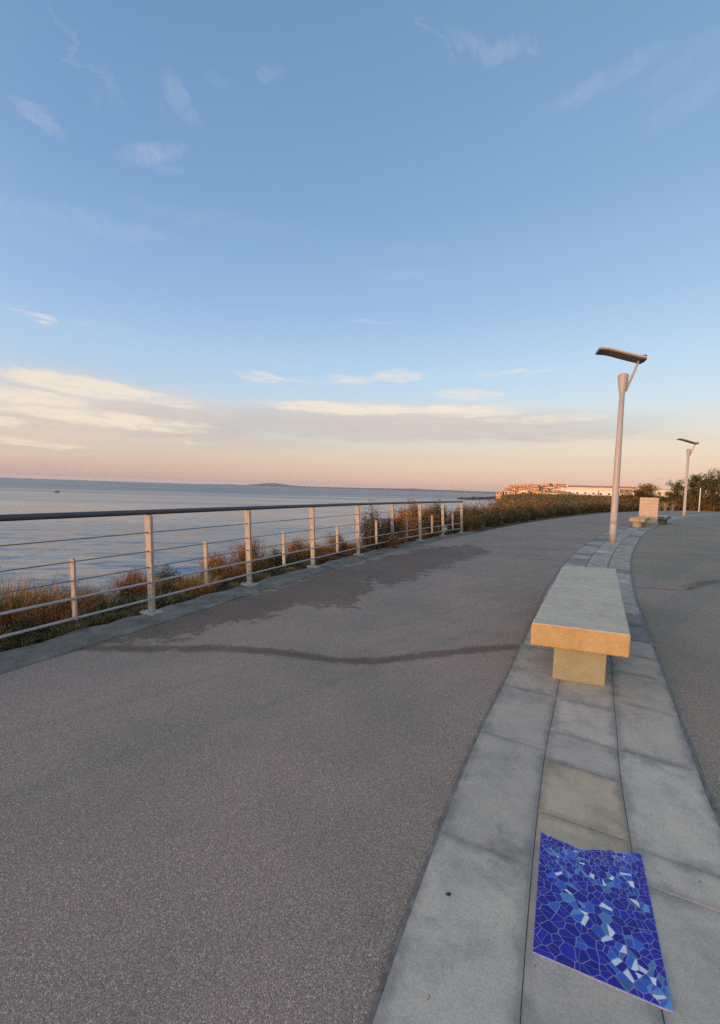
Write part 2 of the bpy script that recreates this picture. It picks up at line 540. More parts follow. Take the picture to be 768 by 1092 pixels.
def make_sky():
    w = bpy.data.worlds.new('World')
    SC.world = w
    w.use_nodes = True
    nt = w.node_tree
    nt.nodes.clear()
    N.tree = nt
    out = nt.nodes.new('ShaderNodeOutputWorld')
    bg = nt.nodes.new('ShaderNodeBackground')
    nt.links.new(bg.outputs[0], out.inputs[0])
    d = coords('Generated')
    x, y, z = sep(d)
    el = N.op('ARCSINE', z) * 57.29578
    az = N.op('ARCTAN2', x, y) * 57.29578
    f = N.op('DIVIDE', el, 60.0, clamp=True)
    P = lambda e: e / 60.0
    base = ramp(f, [
        (P(0.0), lin(212, 176, 166)),
        (P(1.6), lin(222, 190, 174)),
        (P(4.0), lin(224, 204, 188)),
        (P(7.0), lin(217, 212, 205)),
        (P(10.5), lin(200, 217, 232)),
        (P(15.0), lin(180, 210, 239)),
        (P(22.0), lin(153, 189, 227)),
        (P(32.0), lin(130, 168, 210)),
        (P(42.0), lin(118, 157, 199)),
        (P(50.0), lin(110, 149, 189)),
        (P(60.0), lin(98, 137, 182)),
    ])
    # a little paler towards the right, deeper towards the left
    side = sstep(az, -45.0, 45.0)
    base = mixc(1.0, base, mixc(side, (0.90, 0.93, 0.97), (1.10, 1.07, 1.03)), 'MULTIPLY')
    # warm bright sky round the sun, behind the camera
    cs = x * to_sun.x + y * to_sun.y + z * to_sun.z
    glow = sstep(cs, -0.1, 1.0)
    g2 = sstep(cs, 0.75, 1.0)
    low = 1.0 - sstep(el, 0.0, 40.0) * 0.75
    base = mixc(1.0, base, mixc(1.0, (0.55, 0.50, 0.44), mixc(glow, (0, 0, 0), (1, 1, 1)), 'MULTIPLY'), 'ADD')
    base = mixc(1.0, base, mixc(1.0, (2.3, 1.6, 0.85), mixc(g2 * low, (0, 0, 0), (1, 1, 1)), 'MULTIPLY'), 'ADD')

    # ---- clouds, laid out by azimuth and elevation
    wv = combine(az * 0.055, el * 0.22, 0.0)
    n1 = noise(wv, 1.0, 6, 0.62, 0.4)
    n2 = noise(combine(az * 0.16, el * 0.75, 4.0), 1.0, 6, 0.65, 0.5)
    n3 = noise(combine(az * 0.13, el * 0.16, 9.0), 1.0, 7, 0.68, 0.9)
    azw = az + (n1 - 0.5) * 9.0
    elw = el + (n2 - 0.5) * 1.6
    azc = az + (n3 - 0.5) * 9.0
    elc = el + (n3 - 0.5) * 4.0

    def blob(px, py, rx, ry, tilt=0.0, s=1.0, sharp=0.9, a=None, b=None):
        a0, e0 = ae(px, py)
        a1, _ = ae(px + 10, py)
        _, e1 = ae(px, py - 10)
        ra, re = abs(a1 - a0) / 10 * rx, abs(e1 - e0) / 10 * ry
        du = (a or azw) - a0
        dv = (b or elw) - e0
        if tilt:
            c_, s_ = math.cos(R(tilt)), math.sin(R(tilt))
            du, dv = du * c_ + dv * s_, dv * c_ - du * s_
        du = du / ra
        dv = dv / re
        r2 = du * du + dv * dv
        return (1.0 - sstep(r2, 1.0 - sharp, 1.0)) * s

    def total(items):
        t = None
        for it in items:
            q = blob(*it) if isinstance(it, tuple) else it
            t = q if t is None else N.op('MAXIMUM', t, q)
        return t

    greys = total([
        (430, 455, 290, 22, 0, 0.90, 1.0), (560, 463, 170, 11, 0, 0.80, 1.0), (190, 452, 120, 26, 0, 0.75, 1.0),
        (60, 452, 110, 9, 0, 0.45, 1.0), (250, 470, 160, 14, 0, 0.30, 1.0), (40, 478, 130, 7, 0, 0.32, 1.0),
        (700, 466, 100, 8, 0, 0.22, 1.0), (430, 487, 170, 6, 0, 0.18, 1.0), (600, 492, 150, 5, 0, 0.16, 1.0),
    ])
    creams = total([
        (95, 413, 125, 15, -2, 0.95, 1.0), (30, 424, 100, 13, 0, 0.85, 1.0), (160, 424, 85, 10, -4, 0.6, 1.0), (110, 446, 150, 12, -2, 0.85, 1.0), (0, 448, 60, 8, 0, 0.6, 1.0),
        (190, 452, 60, 5, 0, 0.55, 1.0), (30, 472, 110, 5, 0, 0.60, 1.0), (180, 470, 60, 5, 0, 0.45, 1.0),
        (360, 436, 105, 9, -1, 1.0, 0.9), (470, 438, 120, 8, -1, 0.8, 1.0), (580, 447, 110, 7, -1, 0.5, 1.0),
        (500, 421, 50, 9, 0, 0.55, 1.0), (350, 484, 80, 5, 0, 0.22, 1.0), (640, 448, 130, 6, 0, 0.20, 1.0),
    ])
    puffs = total([
        (283, 402, 42, 8, 0, 0.62, 1.0), (380, 404, 40, 9, 0, 0.50, 1.0), (425, 401, 42, 10, 2, 0.60, 1.0),
        (330, 407, 110, 5, 0, 0.35, 1.0), (555, 397, 70, 5, 0, 0.55, 1.0), (40, 338, 42, 6, -3, 0.75, 1.0), (110, 348, 85, 6, -3, 0.28, 1.0),
        (405, 343, 40, 5, 0, 0.30, 1.0), (250, 380, 240, 22, 0, 0.16, 1.0), (90, 352, 160, 22, 0, 0.16, 1.0),
    ])
    cir = [
        (157, 165, 46, 17, 18, 0.55, 1.0, azc, elc), (184, 100, 20, 26, -25, 0.42, 1.0, azc, elc), (38, 126, 38, 13, -12, 0.42, 1.0, azc, elc),
        (175, 182, 22, 9, 10, 0.28, 1.0, azc, elc), (285, 79, 20, 12, 12, 0.32, 1.0, azc, elc), (235, 84, 18, 12, 0, 0.2, 1.0, azc, elc),
        (90, 66, 60, 10, -32, 0.28, 1.0, azc, elc), (98, 104, 10, 14, 0, 0.22, 1.0, azc, elc), (195, 125, 20, 14, 0, 0.22, 1.0, azc, elc),
        (525, 47, 62, 18, -14, 0.42, 1.0, azc, elc), (465, 37, 40, 7, -24, 0.24, 1.0, azc, elc), (640, 90, 85, 15, 6, 0.30, 1.0, azc, elc),
        (735, 105, 60, 22, 10, 0.24, 1.0, azc, elc), (740, 62, 80, 26, 12, 0.16, 1.0, azc, elc), (90, 238, 150, 17, 5, 0.26, 1.0, azc, elc),
        (230, 234, 120, 12, 2, 0.16, 1.0, azc, elc), (440, 268, 40, 6, -4, 0.14, 1.0, azc, elc), (432, 293, 44, 8, -4, 0.24, 1.0, azc, elc), (30, 250, 120, 16, 4, 0.16, 1.0, azc, elc),
    ]
    cirrus = total(cir)
    tex = sstep(n2, 0.30, 0.62)
    nf = sstep(noise(combine(az * 0.22, el * 1.25, 6.0), 1.0, 8, 0.66, 0.7), 0.28, 0.72)
    tex3 = sstep(noise(combine(az * 0.5, el * 0.55, 2.0), 1.0, 6, 0.7, 1.2), 0.33, 0.68)
    base = mixc(N.op('MULTIPLY', cirrus * (tex3 * 0.6 + 0.25), 0.66, clamp=True), base, lin(205, 212, 226))
    base = mixc(N.op('MULTIPLY', greys * (tex * 0.35 + 0.65), 1.0, clamp=True), base, lin(192, 184, 186))
    bank = total([(70, 432, 220, 46, 0, 0.62, 1.0), (150, 430, 150, 26, 0, 0.50, 1.0), (430, 447, 230, 24, 0, 0.45, 1.0), (20, 470, 200, 26, 0, 0.40, 1.0)])
    base = mixc(N.op('MULTIPLY', bank * (nf * 0.5 + 0.6), 1.0, clamp=True), base, lin(229, 209, 196))
    base = mixc(N.op('MULTIPLY', sstep(creams * (nf * 1.05 + 0.56), 0.08, 1.08), 0.92, clamp=True), base, lin(245, 230, 212))
    base = mixc(N.op('MULTIPLY', sstep(puffs * (nf * 1.4 + 0.30), 0.10, 0.95), 0.85, clamp=True), base, lin(236, 226, 222))

    ns = nt.nodes.new('ShaderNodeTexSky')
    ns.sky_type = 'NISHITA'
    ns.sun_disc = False
    ns.sun_elevation = SUN_EL
    ns.sun_rotation = SUN_AZ
    sky2 = mixc(1.0, N(ns.outputs[0]), (0.05, 0.05, 0.05), 'MULTIPLY')
    base = mixc(1.0, mixc(1.0, base, (0.93, 0.93, 0.93), 'MULTIPLY'), sky2, 'ADD')
    # the sky node goes dark below the horizon line; sea covers that part
    nt.links.new(base.s, bg.inputs['Color'])
    bg.inputs['Strength'].default_value = 1.0
    w.cycles.sampling_method = 'MANUAL'
    w.cycles.sample_map_resolution = 1024


make_sky()


# ------------------------------------------------------------------ the plan of the place
def catmull(pts, per=12):
    out = []
    P_ = [np.array(p, float) for p in pts]
    P_ = [2 * P_[0] - P_[1]] + P_ + [2 * P_[-1] - P_[-2]]
    for i in range(1, len(P_) - 2):
        p0, p1, p2, p3 = P_[i - 1], P_[i], P_[i + 1], P_[i + 2]
        for k in range(per):
            t = k / per
            out.append(0.5 * (2 * p1 + (p2 - p0) * t + (2 * p0 - 5 * p1 + 4 * p2 - p3) * t * t + (3 * p1 - p0 - 3 * p2 + p3) * t ** 3))
    out.append(P_[-2])
    return np.array(out)


# left edge of the stone strip that runs between the two lanes
L_PTS = [(-12.5, -26.0), (-5.6, -11.3), (-2.2, -4.0), (-0.9, -1.13), (-0.35, 0.08), (0.21, 1.33), (0.70, 2.32), (1.11, 3.06), (2.15, 4.97), (3.28, 7.04), (5.22, 10.20), (7.42, 13.45),
         (10.56, 17.75), (13.9, 21.95), (17.7, 26.4), (22.5, 31.7), (28.0, 37.2), (36.0, 44.3), (46.0, 52.0), (70.0, 66.5), (130.0, 98.0)]
LINE = catmull(L_PTS, 14)
SEG = np.hypot(*(LINE[1:] - LINE[:-1]).T)
ARC = np.concatenate([[0], np.cumsum(SEG)])


LX, LY, LA = LINE[:, 0].tolist(), LINE[:, 1].tolist(), ARC.tolist()


def _on(s):
    i = min(max(bisect.bisect_right(LA, s) - 1, 0), len(LA) - 2)
    k = min(max((s - LA[i]) / (LA[i + 1] - LA[i]), 0.0), 1.0)
    return LX[i] + (LX[i + 1] - LX[i]) * k, LY[i] + (LY[i + 1] - LY[i]) * k


def Lp(s):
    x, y = _on(s)
    x1, y1 = _on(s - 0.3)
    x2, y2 = _on(s + 0.3)
    tx, ty = x2 - x1, y2 - y1
    l = math.hypot(tx, ty)
    return x, y, ty / l, -tx / l        # point and right-hand normal


def sw(s, w):
    x, y, nx, ny = Lp(s)
    return (x + nx * w, y + ny * w)


def s_of(p):
    i = int(np.argmin(np.hypot(LINE[:, 0] - p[0], LINE[:, 1] - p[1])))
    best, bs = 1e9, ARC[i]
    for s in np.linspace(ARC[max(0, i - 1)], ARC[min(len(ARC) - 1, i + 1)], 60):
        x, y, nx, ny = Lp(s)
        dd = math.hypot(x - p[0], y - p[1])
        if dd < best: best, bs = dd, s
    return bs


def strip_w(s):
    s0 = s_of((1.1, 3.06))
    return float(np.interp(s, [s0, s0 + 4.5, s0 + 12, s0 + 60], [1.06, 1.15, 1.22, 1.22]))


# the railing posts (base points) and the inner edge of the concrete under them
POSTS = [(-4.86, -1.24), (-4.19, 0.17), (-3.53, 1.59), (-2.86, 3.02), (-2.19, 4.45), (-1.52, 5.88), (-0.79, 7.36), (0.0, 8.91), (0.84, 10.45), (1.74, 11.93), (2.66, 13.34), (3.57, 14.66)]
KERB_IN = [(-17.5, -29.0), (-9.0, -10.6), (-4.58, -1.36), (-2.58, 2.90), (-1.90, 4.33), (-1.22, 5.76), (-0.50, 7.22), (0.28, 8.76), (1.12, 10.28), (2.00, 11.75), (2.92, 13.15), (3.95, 14.62), (8.75, 21.6), (17.1, 32.2),
           (25.7, 41.6), (45.0, 57.5), (80.0, 76.0), (150.0, 112.0)]
KL = catmull(KERB_IN, 10)


def kerb_w(s):
    """signed offset from the strip's left edge to the kerb line, along the strip's normal"""
    x, y, nx, ny = Lp(s)
    ax, ay = KL[:-1, 0] - x, KL[:-1, 1] - y
    bx, by = KL[1:, 0] - x, KL[1:, 1] - y
    tx, ty = -ny, nx
    ta, tb = ax * tx + ay * ty, bx * tx + by * ty
    best = None
    for i in np.where(ta * tb <= 0)[0]:
        k = ta[i] / (ta[i] - tb[i] + 1e-12)
        w = (ax[i] + (bx[i] - ax[i]) * k) * nx + (ay[i] + (by[i] - ay[i]) * k) * ny
        if w < 0 and (best is None or w > best): best = w
    return best if best is not None else -6.0


def seg_dist(px, py, poly, closed=False):
    d = np.full(px.shape, 1e9)
    n = len(poly)
    for i in range(n if closed else n - 1):
        a, b = poly[i], poly[(i + 1) % n]
        vx, vy = b[0] - a[0], b[1] - a[1]
        t = np.clip(((px - a[0]) * vx + (py - a[1]) * vy) / (vx * vx + vy * vy + 1e-12), 0, 1)
        d = np.minimum(d, np.hypot(px - a[0] - t * vx, py - a[1] - t * vy))
    return d


def inside(px, py, poly):
    r_ = np.zeros(px.shape, bool)
    n = len(poly)
    for i in range(n):
        a, b = poly[i], poly[(i + 1) % n]
        c = ((a[1] > py) != (b[1] > py)) & (px < (b[0] - a[0]) * (py - a[1]) / (b[1] - a[1] + 1e-12) + a[0])
        r_ ^= c
    return r_


# damp patch beside the railing and the stained lines across both lanes (their own outlines on the ground)
EDGE_R = [sw(s_, strip_w(s_)) for s_ in np.arange(ARC[60], ARC[190], 0.4)]
DAMP = [gp(*q) for q in [(85, 690), (60, 690), (118, 676), (205, 650), (300, 624), (360, 606), (420, 592), (455, 585), (500, 580), (525, 588), (505, 596), (478, 603), (456, 612), (438, 619), (415, 624), (398, 618),
                         (392, 631), (378, 646), (355, 647), (325, 644), (298, 652), (272, 660), (238, 667), (215, 675), (180, 682), (140, 688)]]
CRACKS = [
    ([gp(*q) for q in [(60, 690), (150, 692), (235, 691), (280, 694), (330, 700), (378, 706), (428, 702), (477, 696), (520, 691), (553, 690)]], 0.10, 1.0),
    ([gp(*q) for q in [(440, 582), (500, 583), (560, 585), (622, 587)]], 0.07, 0.9),
    ([gp(*q) for q in [(556, 596), (590, 597), (612, 600), (640, 598)]], 0.16, 0.55),
    ([gp(*q) for q in [(566, 603), (585, 606), (604, 604)]], 0.10, 0.45),
    ([gp(*q) for q in [(677, 626), (705, 628), (733, 629.5), (745, 625), (768, 619), (800, 614)]], 0.055, 1.0),
    ([gp(*q) for q in [(733, 626), (750, 622), (768, 620)]], 0.20, 0.75),
    ([gp(*q) for q in [(676, 589), (720, 591), (768, 592), (820, 594)]], 0.06, 0.9),
    ([gp(*q) for q in [(684, 594), (694, 596)]], 0.09, 0.7),
    ([gp(*q) for q in [(682, 605), (696, 606)]], 0.09, 0.6),
]


def lane(name, w_of, s_list, mat):
    vs, fs = [], []
    rows = []
    for s in s_list:
        ws = w_of(s)
        x, y, nx, ny = Lp(s)
        rows.append([(x + nx * w, y + ny * w, 0.0) for w in ws])
    n = len(rows[0])
    for r_ in rows: vs.extend(r_)
    for i in range(len(rows) - 1):
        for k in range(n - 1):
            fs.append((i * n + k, i * n + k + 1, (i + 1) * n + k + 1, (i + 1) * n + k))
    me = bpy.data.meshes.new(name)
    me.from_pydata(vs, [], fs)
    me.materials.append(mat)
    P_ = np.array(vs)
    px, py = P_[:, 0], P_[:, 1]
    dd = seg_dist(px, py, DAMP, True)
    ins = inside(px, py, DAMP)
    damp = np.clip(0.5 + np.where(ins, dd, -dd) / 0.9, 0, 1)
    cr = np.zeros(len(px))
    for poly, wd, st in CRACKS:
        q = seg_dist(px, py, poly)
        cr = np.maximum(cr, st * np.exp(-(q / wd) ** 2))
    # dirt gathered in the joint beside the stone strip
    edge_d = np.minimum(seg_dist(px, py, LINE[60:190:2]), seg_dist(px, py, EDGE_R[::2]))
    cr = np.maximum(cr, 0.62 * np.exp(-(edge_d / 0.06) ** 2))
    a = me.attributes.new('damp', 'FLOAT', 'POINT'); a.data.foreach_set('value', damp.astype(np.float32))
    b = me.attributes.new('crack', 'FLOAT', 'POINT'); b.data.foreach_set('value', cr.astype(np.float32))
    me.update()
    o = bpy.data.objects.new(name, me)
    COL.objects.link(o)
    return tag(o, kind='structure')


S0 = s_of((-0.35, 0.08))
s_fine = list(np.arange(S0, S0 + 19, 0.06)) + list(np.arange(S0 + 19, S0 + 40, 0.25)) + list(np.arange(S0 + 40, ARC[-1] - 2, 2.0))
s_back = list(np.arange(0.5, S0, 0.8))
s_all = s_back + s_fine
kw = {s: kerb_w(s) for s in s_all}
lane('promenade', lambda s: np.linspace(kw[s] - 0.02, 0.5, 75), s_all, M['asphalt'])
rw = np.concatenate([np.linspace(0.5, 4.0, 50), np.geomspace(4.2, 45.0, 24)])
lane('cycle_path', lambda s: rw, s_all, M['asphalt_right'])

# concrete strip that carries the railing
kb = MB()
ks = [i for i in range(len(KL)) if -30 < KL[i, 1] < 15.2]
prev = None
for i in ks:
    t = KL[min(i + 1, len(KL) - 1)] - KL[max(i - 1, 0)]
    t = t / np.hypot(*t)
    nrm = np.array([-t[1], t[0]])
    sec = []
    j = 0.03 * math.sin(i * 1.7) + 0.02 * math.sin(i * 0.6)
    for off, z in ((-0.02 + j * 0.4, 0.003), (0.0 + j * 0.4, 0.014), (0.38 + j, 0.016), (0.42 + j, -0.25)):
        q = KL[i] + nrm * off
        sec.append((q[0], q[1], z))
    if prev is not None:
        kb.add(prev + sec, [(k, k + 1, k + 5, k + 4) for k in range(3)])
    prev = sec
tag(kb.build('kerb', M['concrete']), kind='structure')

# ------------------------------------------------------------------ stone strip
st = MB()
s_m = [s for s in s_all if s > 0.5]
rows = []
for s in s_m:
    rows.append([(*sw(s, -0.014), 0.004), (*sw(s, strip_w(s) + 0.014), 0.004)])
vs = [p for r_ in rows for p in r_]
st.add(vs, [(2 * i, 2 * i + 1, 2 * i + 3, 2 * i + 2) for i in range(len(rows) - 1)], 0)


S_B = 1e9


def slab_cell(s0, s1, w0, w1, tint, z=0.009, skew=0.0):
    g = 0.0015 if s0 < S_B else 0.008
    k = 3 if s1 - s0 > 0.5 else 2
    Wd = lambda s, w: sw(s + skew * (w - 0.5), w * strip_w(s))
    sa, sb_, wa, wb = s0 + g, s1 - g, w0 + g, w1 - g
    br = 0.004
    lo = [Wd(s, wa) for s in np.linspace(sa, sb_, k)]
    hi = [Wd(s, wb) for s in np.linspace(sa, sb_, k)]
    # sides, then a worn top whose height dips and wanders at the rim
    poly = hi + lo[::-1]
    n = len(poly)
    st.add([(x, y, 0.004) for x, y in poly] + [(x, y, z - 0.0012) for x, y in poly], [(i, (i + 1) % n, n + (i + 1) % n, n + i) for i in range(n)], 1, tint)
    ni, nj = (9, 7) if abs(s0 - S0) < 9 else (5, 4)
    us = [0, 0.03] + list(np.linspace(0.12, 0.88, ni - 4)) + [0.97, 1]
    vs_ = [0, 0.04] + list(np.linspace(0.15, 0.85, nj - 4)) + [0.96, 1] if nj > 4 else [0, 0.06, 0.94, 1]
    if ni <= 5: us = [0, 0.05, 0.5, 0.95, 1]
    base = len(st.v)
    pts, ed = [], []
    for u in us:
        for v in vs_:
            s_ = sa + (sb_ - sa) * u
            rim = u in (0, 1) or v in (0, 1)
            x, y = Wd(s_, wa + (wb - wa) * v)
            dist = min(min(u, 1 - u) * (sb_ - sa), min(v, 1 - v) * (wb - wa) * strip_w(s_))
            pts.append((x, y, z - (0.0012 if rim else 0)))
            ed.append(max(0.0, 1 - dist / 0.10))
    m_ = len(vs_)
    st.add(pts, [(i * m_ + j, i * m_ + j + 1, (i + 1) * m_ + j + 1, (i + 1) * m_ + j) for i in range(len(us) - 1) for j in range(m_ - 1)], 1, tint)
    for i, e_ in enumerate(ed): st.e[base + i] = e_


sg = lambda px, py: s_of(gp(px, py))
# joints measured down each column near the camera, then regular courses beyond the bench
colL = [s_of((-0.9, -1.13)), s_of((-0.5, -0.2)), s_of((0.02, 0.90)), sg(540, 916), sg(520, 783), sg(538, 731), sg(556, 688)]
colR = [x + 0.25 for x in (colL[0], colL[1])] + [sg(452, 1000) + 0.55, sg(492, 842), sg(525, 762), sg(540, 722)]
S_B = sg(556, 688)
S_PALE = sg(618, 586)
MOS = [gp(575, 889), gp(687, 910), gp(718, 1083), gp(568, 1019)]
s_top, s_beige, s_mid = sg(505, 878), sg(514, 790), sg(523, 762)
colC = [s_of((-0.9, -1.13)), s_of((-0.45, -0.1)), sg(437, 1000) - 0.32, s_top, sg(492, 838), s_beige, s_mid, sg(538, 731)]


def course(lst, a, step, jit):
    s = lst[-1]
    while s < ARC[-1] - 40:
        s += step * rnd.uniform(1 - jit, 1 + jit)
        lst.append(s)
    return lst


def back(lst):
    s = lst[0]
    while s > 1.5:
        s -= 0.85
        lst.insert(0, s)
    return lst


for col, w0, w1, nm in ((colL, 0.0, 0.335, 'l'), (colC, 0.335, 0.665, 'c'), (colR, 0.665, 1.0, 'r')):
    course(col, 0, 0.55, 0.16)
    back(col)
    for a, b in zip(col[:-1], col[1:]):
        t = rnd.uniform(0.0, 0.8)
        if a > S_B + 0.3: t = rnd.uniform(-0.75, 0.55)
        if nm == 'c':
            t = rnd.uniform(0.3, 0.9) if a < S_B + 0.3 else rnd.uniform(-0.5, 0.7)
            if a < S_PALE < b: t = 2.0
            if s_top - 0.02 < a and b < s_beige + 0.02: t = 1.0
        slab_cell(a, b, w0, w1, t, 0.009 + rnd.uniform(-0.0003, 0.0003))
for col in ():
    pass
o = st.build('stone_strip', [M['mortar'], M['slab']])
tag(o, kind='structure')

# ------------------------------------------------------------------ mosaic panel let into the middle slab
mos = empty('mosaic_panel', (0.5 * (MOS[0][0] + MOS[2][0]), 0.5 * (MOS[0][1] + MOS[2][1]), 0.0098))
tag(mos, 'blue broken tile mosaic with white and pale blue chips in the stone strip', 'mosaic')
ox, oy = mos.location.x, mos.location.y


def zp(x, y):
    """a spot on the mosaic, read from a 4.52 times enlargement of the photo"""
    return gp(560 + x / 4.518, 880 + y / 4.518)


OUT = [zp(*q) for q in [(76, 42), (100, 60), (122, 74), (150, 90), (172, 92), (196, 104), (220, 108), (242, 122), (272, 120), (300, 132), (340, 126), (375, 138), (415, 134), (440, 144), (480, 140), (505, 150), (530, 142), (558, 148), (566, 185), (608, 400), (660, 640), (712, 915), (560, 850), (380, 772), (200, 690), (36, 622), (48, 480), (62, 250)]]
gm = MB()
bcx, bcy = sum(p[0] for p in OUT) / len(OUT), sum(p[1] for p in OUT) / len(OUT)
base_poly = [(bcx + (x - bcx) * 1.008, bcy + (y - bcy) * 1.008) for x, y in OUT]
gm.prism([(x - ox, y - oy) for x, y in base_poly][::-1], -0.006, 0.0006)
gm.build('grout_bed', M['grout'], mos)
WHITE = [(150, 165), (155, 235), (203, 148), (245, 146), (275, 202), (375, 290), (406, 258), (481, 242), (485, 165), (200, 335), (277, 418), (297, 477), (400, 517), (405, 578), (465, 612), (453, 686), (517, 676), (512, 744), (568, 695), (567, 752), (634, 772), (640, 830), (394, 420), (530, 390), (330, 262), (520, 300)]
PALE = [(145, 190), (182, 140), (290, 184), (290, 240), (325, 276), (258, 238), (440, 205), (428, 248), (462, 215), (405, 292), (350, 285), (205, 360), (262, 398), (385, 462), (478, 650), (510, 578), (590, 682), (618, 735), (660, 765), (612, 800), (682, 880), (655, 852), (360, 180), (450, 180), (430, 165)]
MIDB = [(175, 305), (310, 410), (142, 402), (352, 522), (272, 588), (408, 630), (447, 284), (558, 792), (585, 770), (430, 625), (240, 395), (505, 300), (540, 590), (440, 300), (215, 165), (520, 230)]
mrand = random.Random(11)
seeds = []
for lst, k in ((WHITE, 0), (PALE, 1), (MIDB, 2)):
    for q in lst:
        x, y = zp(*q)
        seeds.append((x, y, k))
OUTA = np.array(OUT)
x0, y0 = OUTA.min(0); x1, y1 = OUTA.max(0)
tries = 0
while len(seeds) < 420 and tries < 9000:
    tries += 1
    x, y = mrand.uniform(x0, x1), mrand.uniform(y0, y1)
    if not inside(np.array([x]), np.array([y]), OUT)[0]: continue
    upper = (y - y0) / (y1 - y0)
    dmin = 0.0175 + 0.022 * (1 - upper) * (1 - (x - x0) / (x1 - x0)) - 0.006 * (upper > 0.72)
    if all(math.hypot(x - a, (y - b)) > dmin for a, b, c in seeds): seeds.append((x, y, mrand.choice((1, 2, 3, 3)) if any(c < 2 and math.hypot(x - a, y - b) < 0.034 for a, b, c in seeds[:len(WHITE)]) else 3))


def clip_half(poly, px, py, nx, ny):
    """keep the side where (p - P).n <= 0"""
    out = []
    n = len(poly)
    for i in range(n):
        a, b = poly[i], poly[(i + 1) % n]
        da = (a[0] - px) * nx + (a[1] - py) * ny
        db = (b[0] - px) * nx + (b[1] - py) * ny
        if da <= 0: out.append(a)
        if da * db < 0:
            t = da / (da - db)
            out.append((a[0] + (b[0] - a[0]) * t, a[1] + (b[1] - a[1]) * t))
    return out


def tile_mat(c, var):
    def fn():
        t = attr('tint')
        col = mixc(1.0, c, ramp(t, [(0, (1 - var,) * 3), (1, (1 + var,) * 3)]), 'MULTIPLY')
        col = mixc(sstep(noise(world_pos(), 30, 4, 0.7), 0.55, 0.75) * 0.12, col, (0.3, 0.3, 0.3))
        return {'Base Color': col, 'Roughness': 0.32, 'Specular IOR Level': 0.35}
    return fn


TM = [material('tile_white', tile_mat((0.78, 0.80, 0.80), 0.08)), material('tile_pale_blue', tile_mat((0.10, 0.24, 0.44), 0.4)),
      material('tile_mid_blue', tile_mat((0.045, 0.115, 0.48), 0.3)), material('tile_deep_blue', tile_mat((0.028, 0.020, 0.30), 0.3))]
tm = MB()
wts = [mrand.uniform(0, 0.0004) if k == 3 else mrand.uniform(0.00015, 0.0004) for _, _, k in seeds]
gap = 0.0012
for i, (x, y, k) in enumerate(seeds):
    poly = [(x - 0.2, y - 0.2), (x + 0.2, y - 0.2), (x + 0.2, y + 0.2), (x - 0.2, y + 0.2)]
    near = sorted((math.hypot(a - x, b - y), a, b, wts[j]) for j, (a, b, c) in enumerate(seeds) if j != i)[:34]
    for dd, a, b, wj in near:
        if dd > 0.2 or not poly: break
        nx, ny = (a - x) / dd, (b - y) / dd
        cut = (dd * dd + wts[i] - wj) / (2 * dd) - gap
        poly = clip_half(poly, x + nx * cut, y + ny * cut, nx, ny)
    # cut by the panel's long straight sides; ragged top stays
    for (a, b) in ((17, 21), (21, 25), (25, 27), (27, 0)):
        A, B = OUT[a], OUT[b]
        ex, ey = B[0] - A[0], B[1] - A[1]
        l = math.hypot(ex, ey)
        nx, ny = -ey / l, ex / l
        cxm, cym = OUTA.mean(0)
        if (cxm - A[0]) * nx + (cym - A[1]) * ny > 0: nx, ny = -nx, -ny
        if poly: poly = clip_half(poly, A[0], A[1], nx, ny)
    # ragged top edge: each chip is cut by the stretch of the top line it lies under
    zx = min(((math.hypot(x - gx_, y - gy_), a_) for a_, (gx_, gy_) in enumerate(OUT[:18])))[1]
    A, B = (OUT[0], OUT[7]) if zx < 7 else (OUT[7], OUT[17])
    ex, ey = B[0] - A[0], B[1] - A[1]
    l = math.hypot(ex, ey)
    nx, ny = -ey / l, ex / l
    if (cxm - A[0]) * nx + (cym - A[1]) * ny > 0: nx, ny = -nx, -ny
    jt = mrand.uniform(-0.009, 0.003)
    if poly: poly = clip_half(poly, A[0] + nx * jt, A[1] + ny * jt, nx, ny)
    if len(poly) >= 3:
        area = 0.5 * abs(sum(poly[q][0] * poly[(q + 1) % len(poly)][1] - poly[(q + 1) % len(poly)][0] * poly[q][1] for q in range(len(poly))))
        if area < 3e-5: continue
        shards = [(poly, k)]
        if (k == 0) or (k in (1, 2) and mrand.random() < 0.75) or (k == 3 and mrand.random() < 0.78):
            ga = mrand.uniform(0, 6.283)
            gx2, gy2 = math.cos(ga), math.sin(ga)
            pcx, pcy = sum(p[0] for p in poly) / len(poly), sum(p[1] for p in poly) / len(poly)
            oth = 3 if k == 3 else (mrand.choice((3, 3, 1, 2)) if k == 0 else mrand.choice((3, 2)))
            sft = mrand.uniform(-0.004, 0.004) if k else 0.001
            pcx, pcy = pcx - gx2 * sft, pcy - gy2 * sft
            shards = [(clip_half(poly, pcx - gx2 * gap * 0.7, pcy - gy2 * gap * 0.7, gx2, gy2), k), (clip_half(poly, pcx + gx2 * gap * 0.7, pcy + gy2 * gap * 0.7, -gx2, -gy2), oth)]
        for pl, kk in shards:
            if len(pl) >= 3:
                tm.prism([(a - ox, b - oy) for a, b in pl], 0.0, 0.0014 + mrand.uniform(-0.0002, 0.0002), kk, mrand.random(), 0.0004)
tm.build('tile_chips', TM, mos)

# ------------------------------------------------------------------ stone bench on the strip
FL, FR = gp(567, 664, 0.45), gp(673, 677, 0.45)
BL, BR = gp(600.5, 603, 0.45), gp(657, 606.5, 0.45)


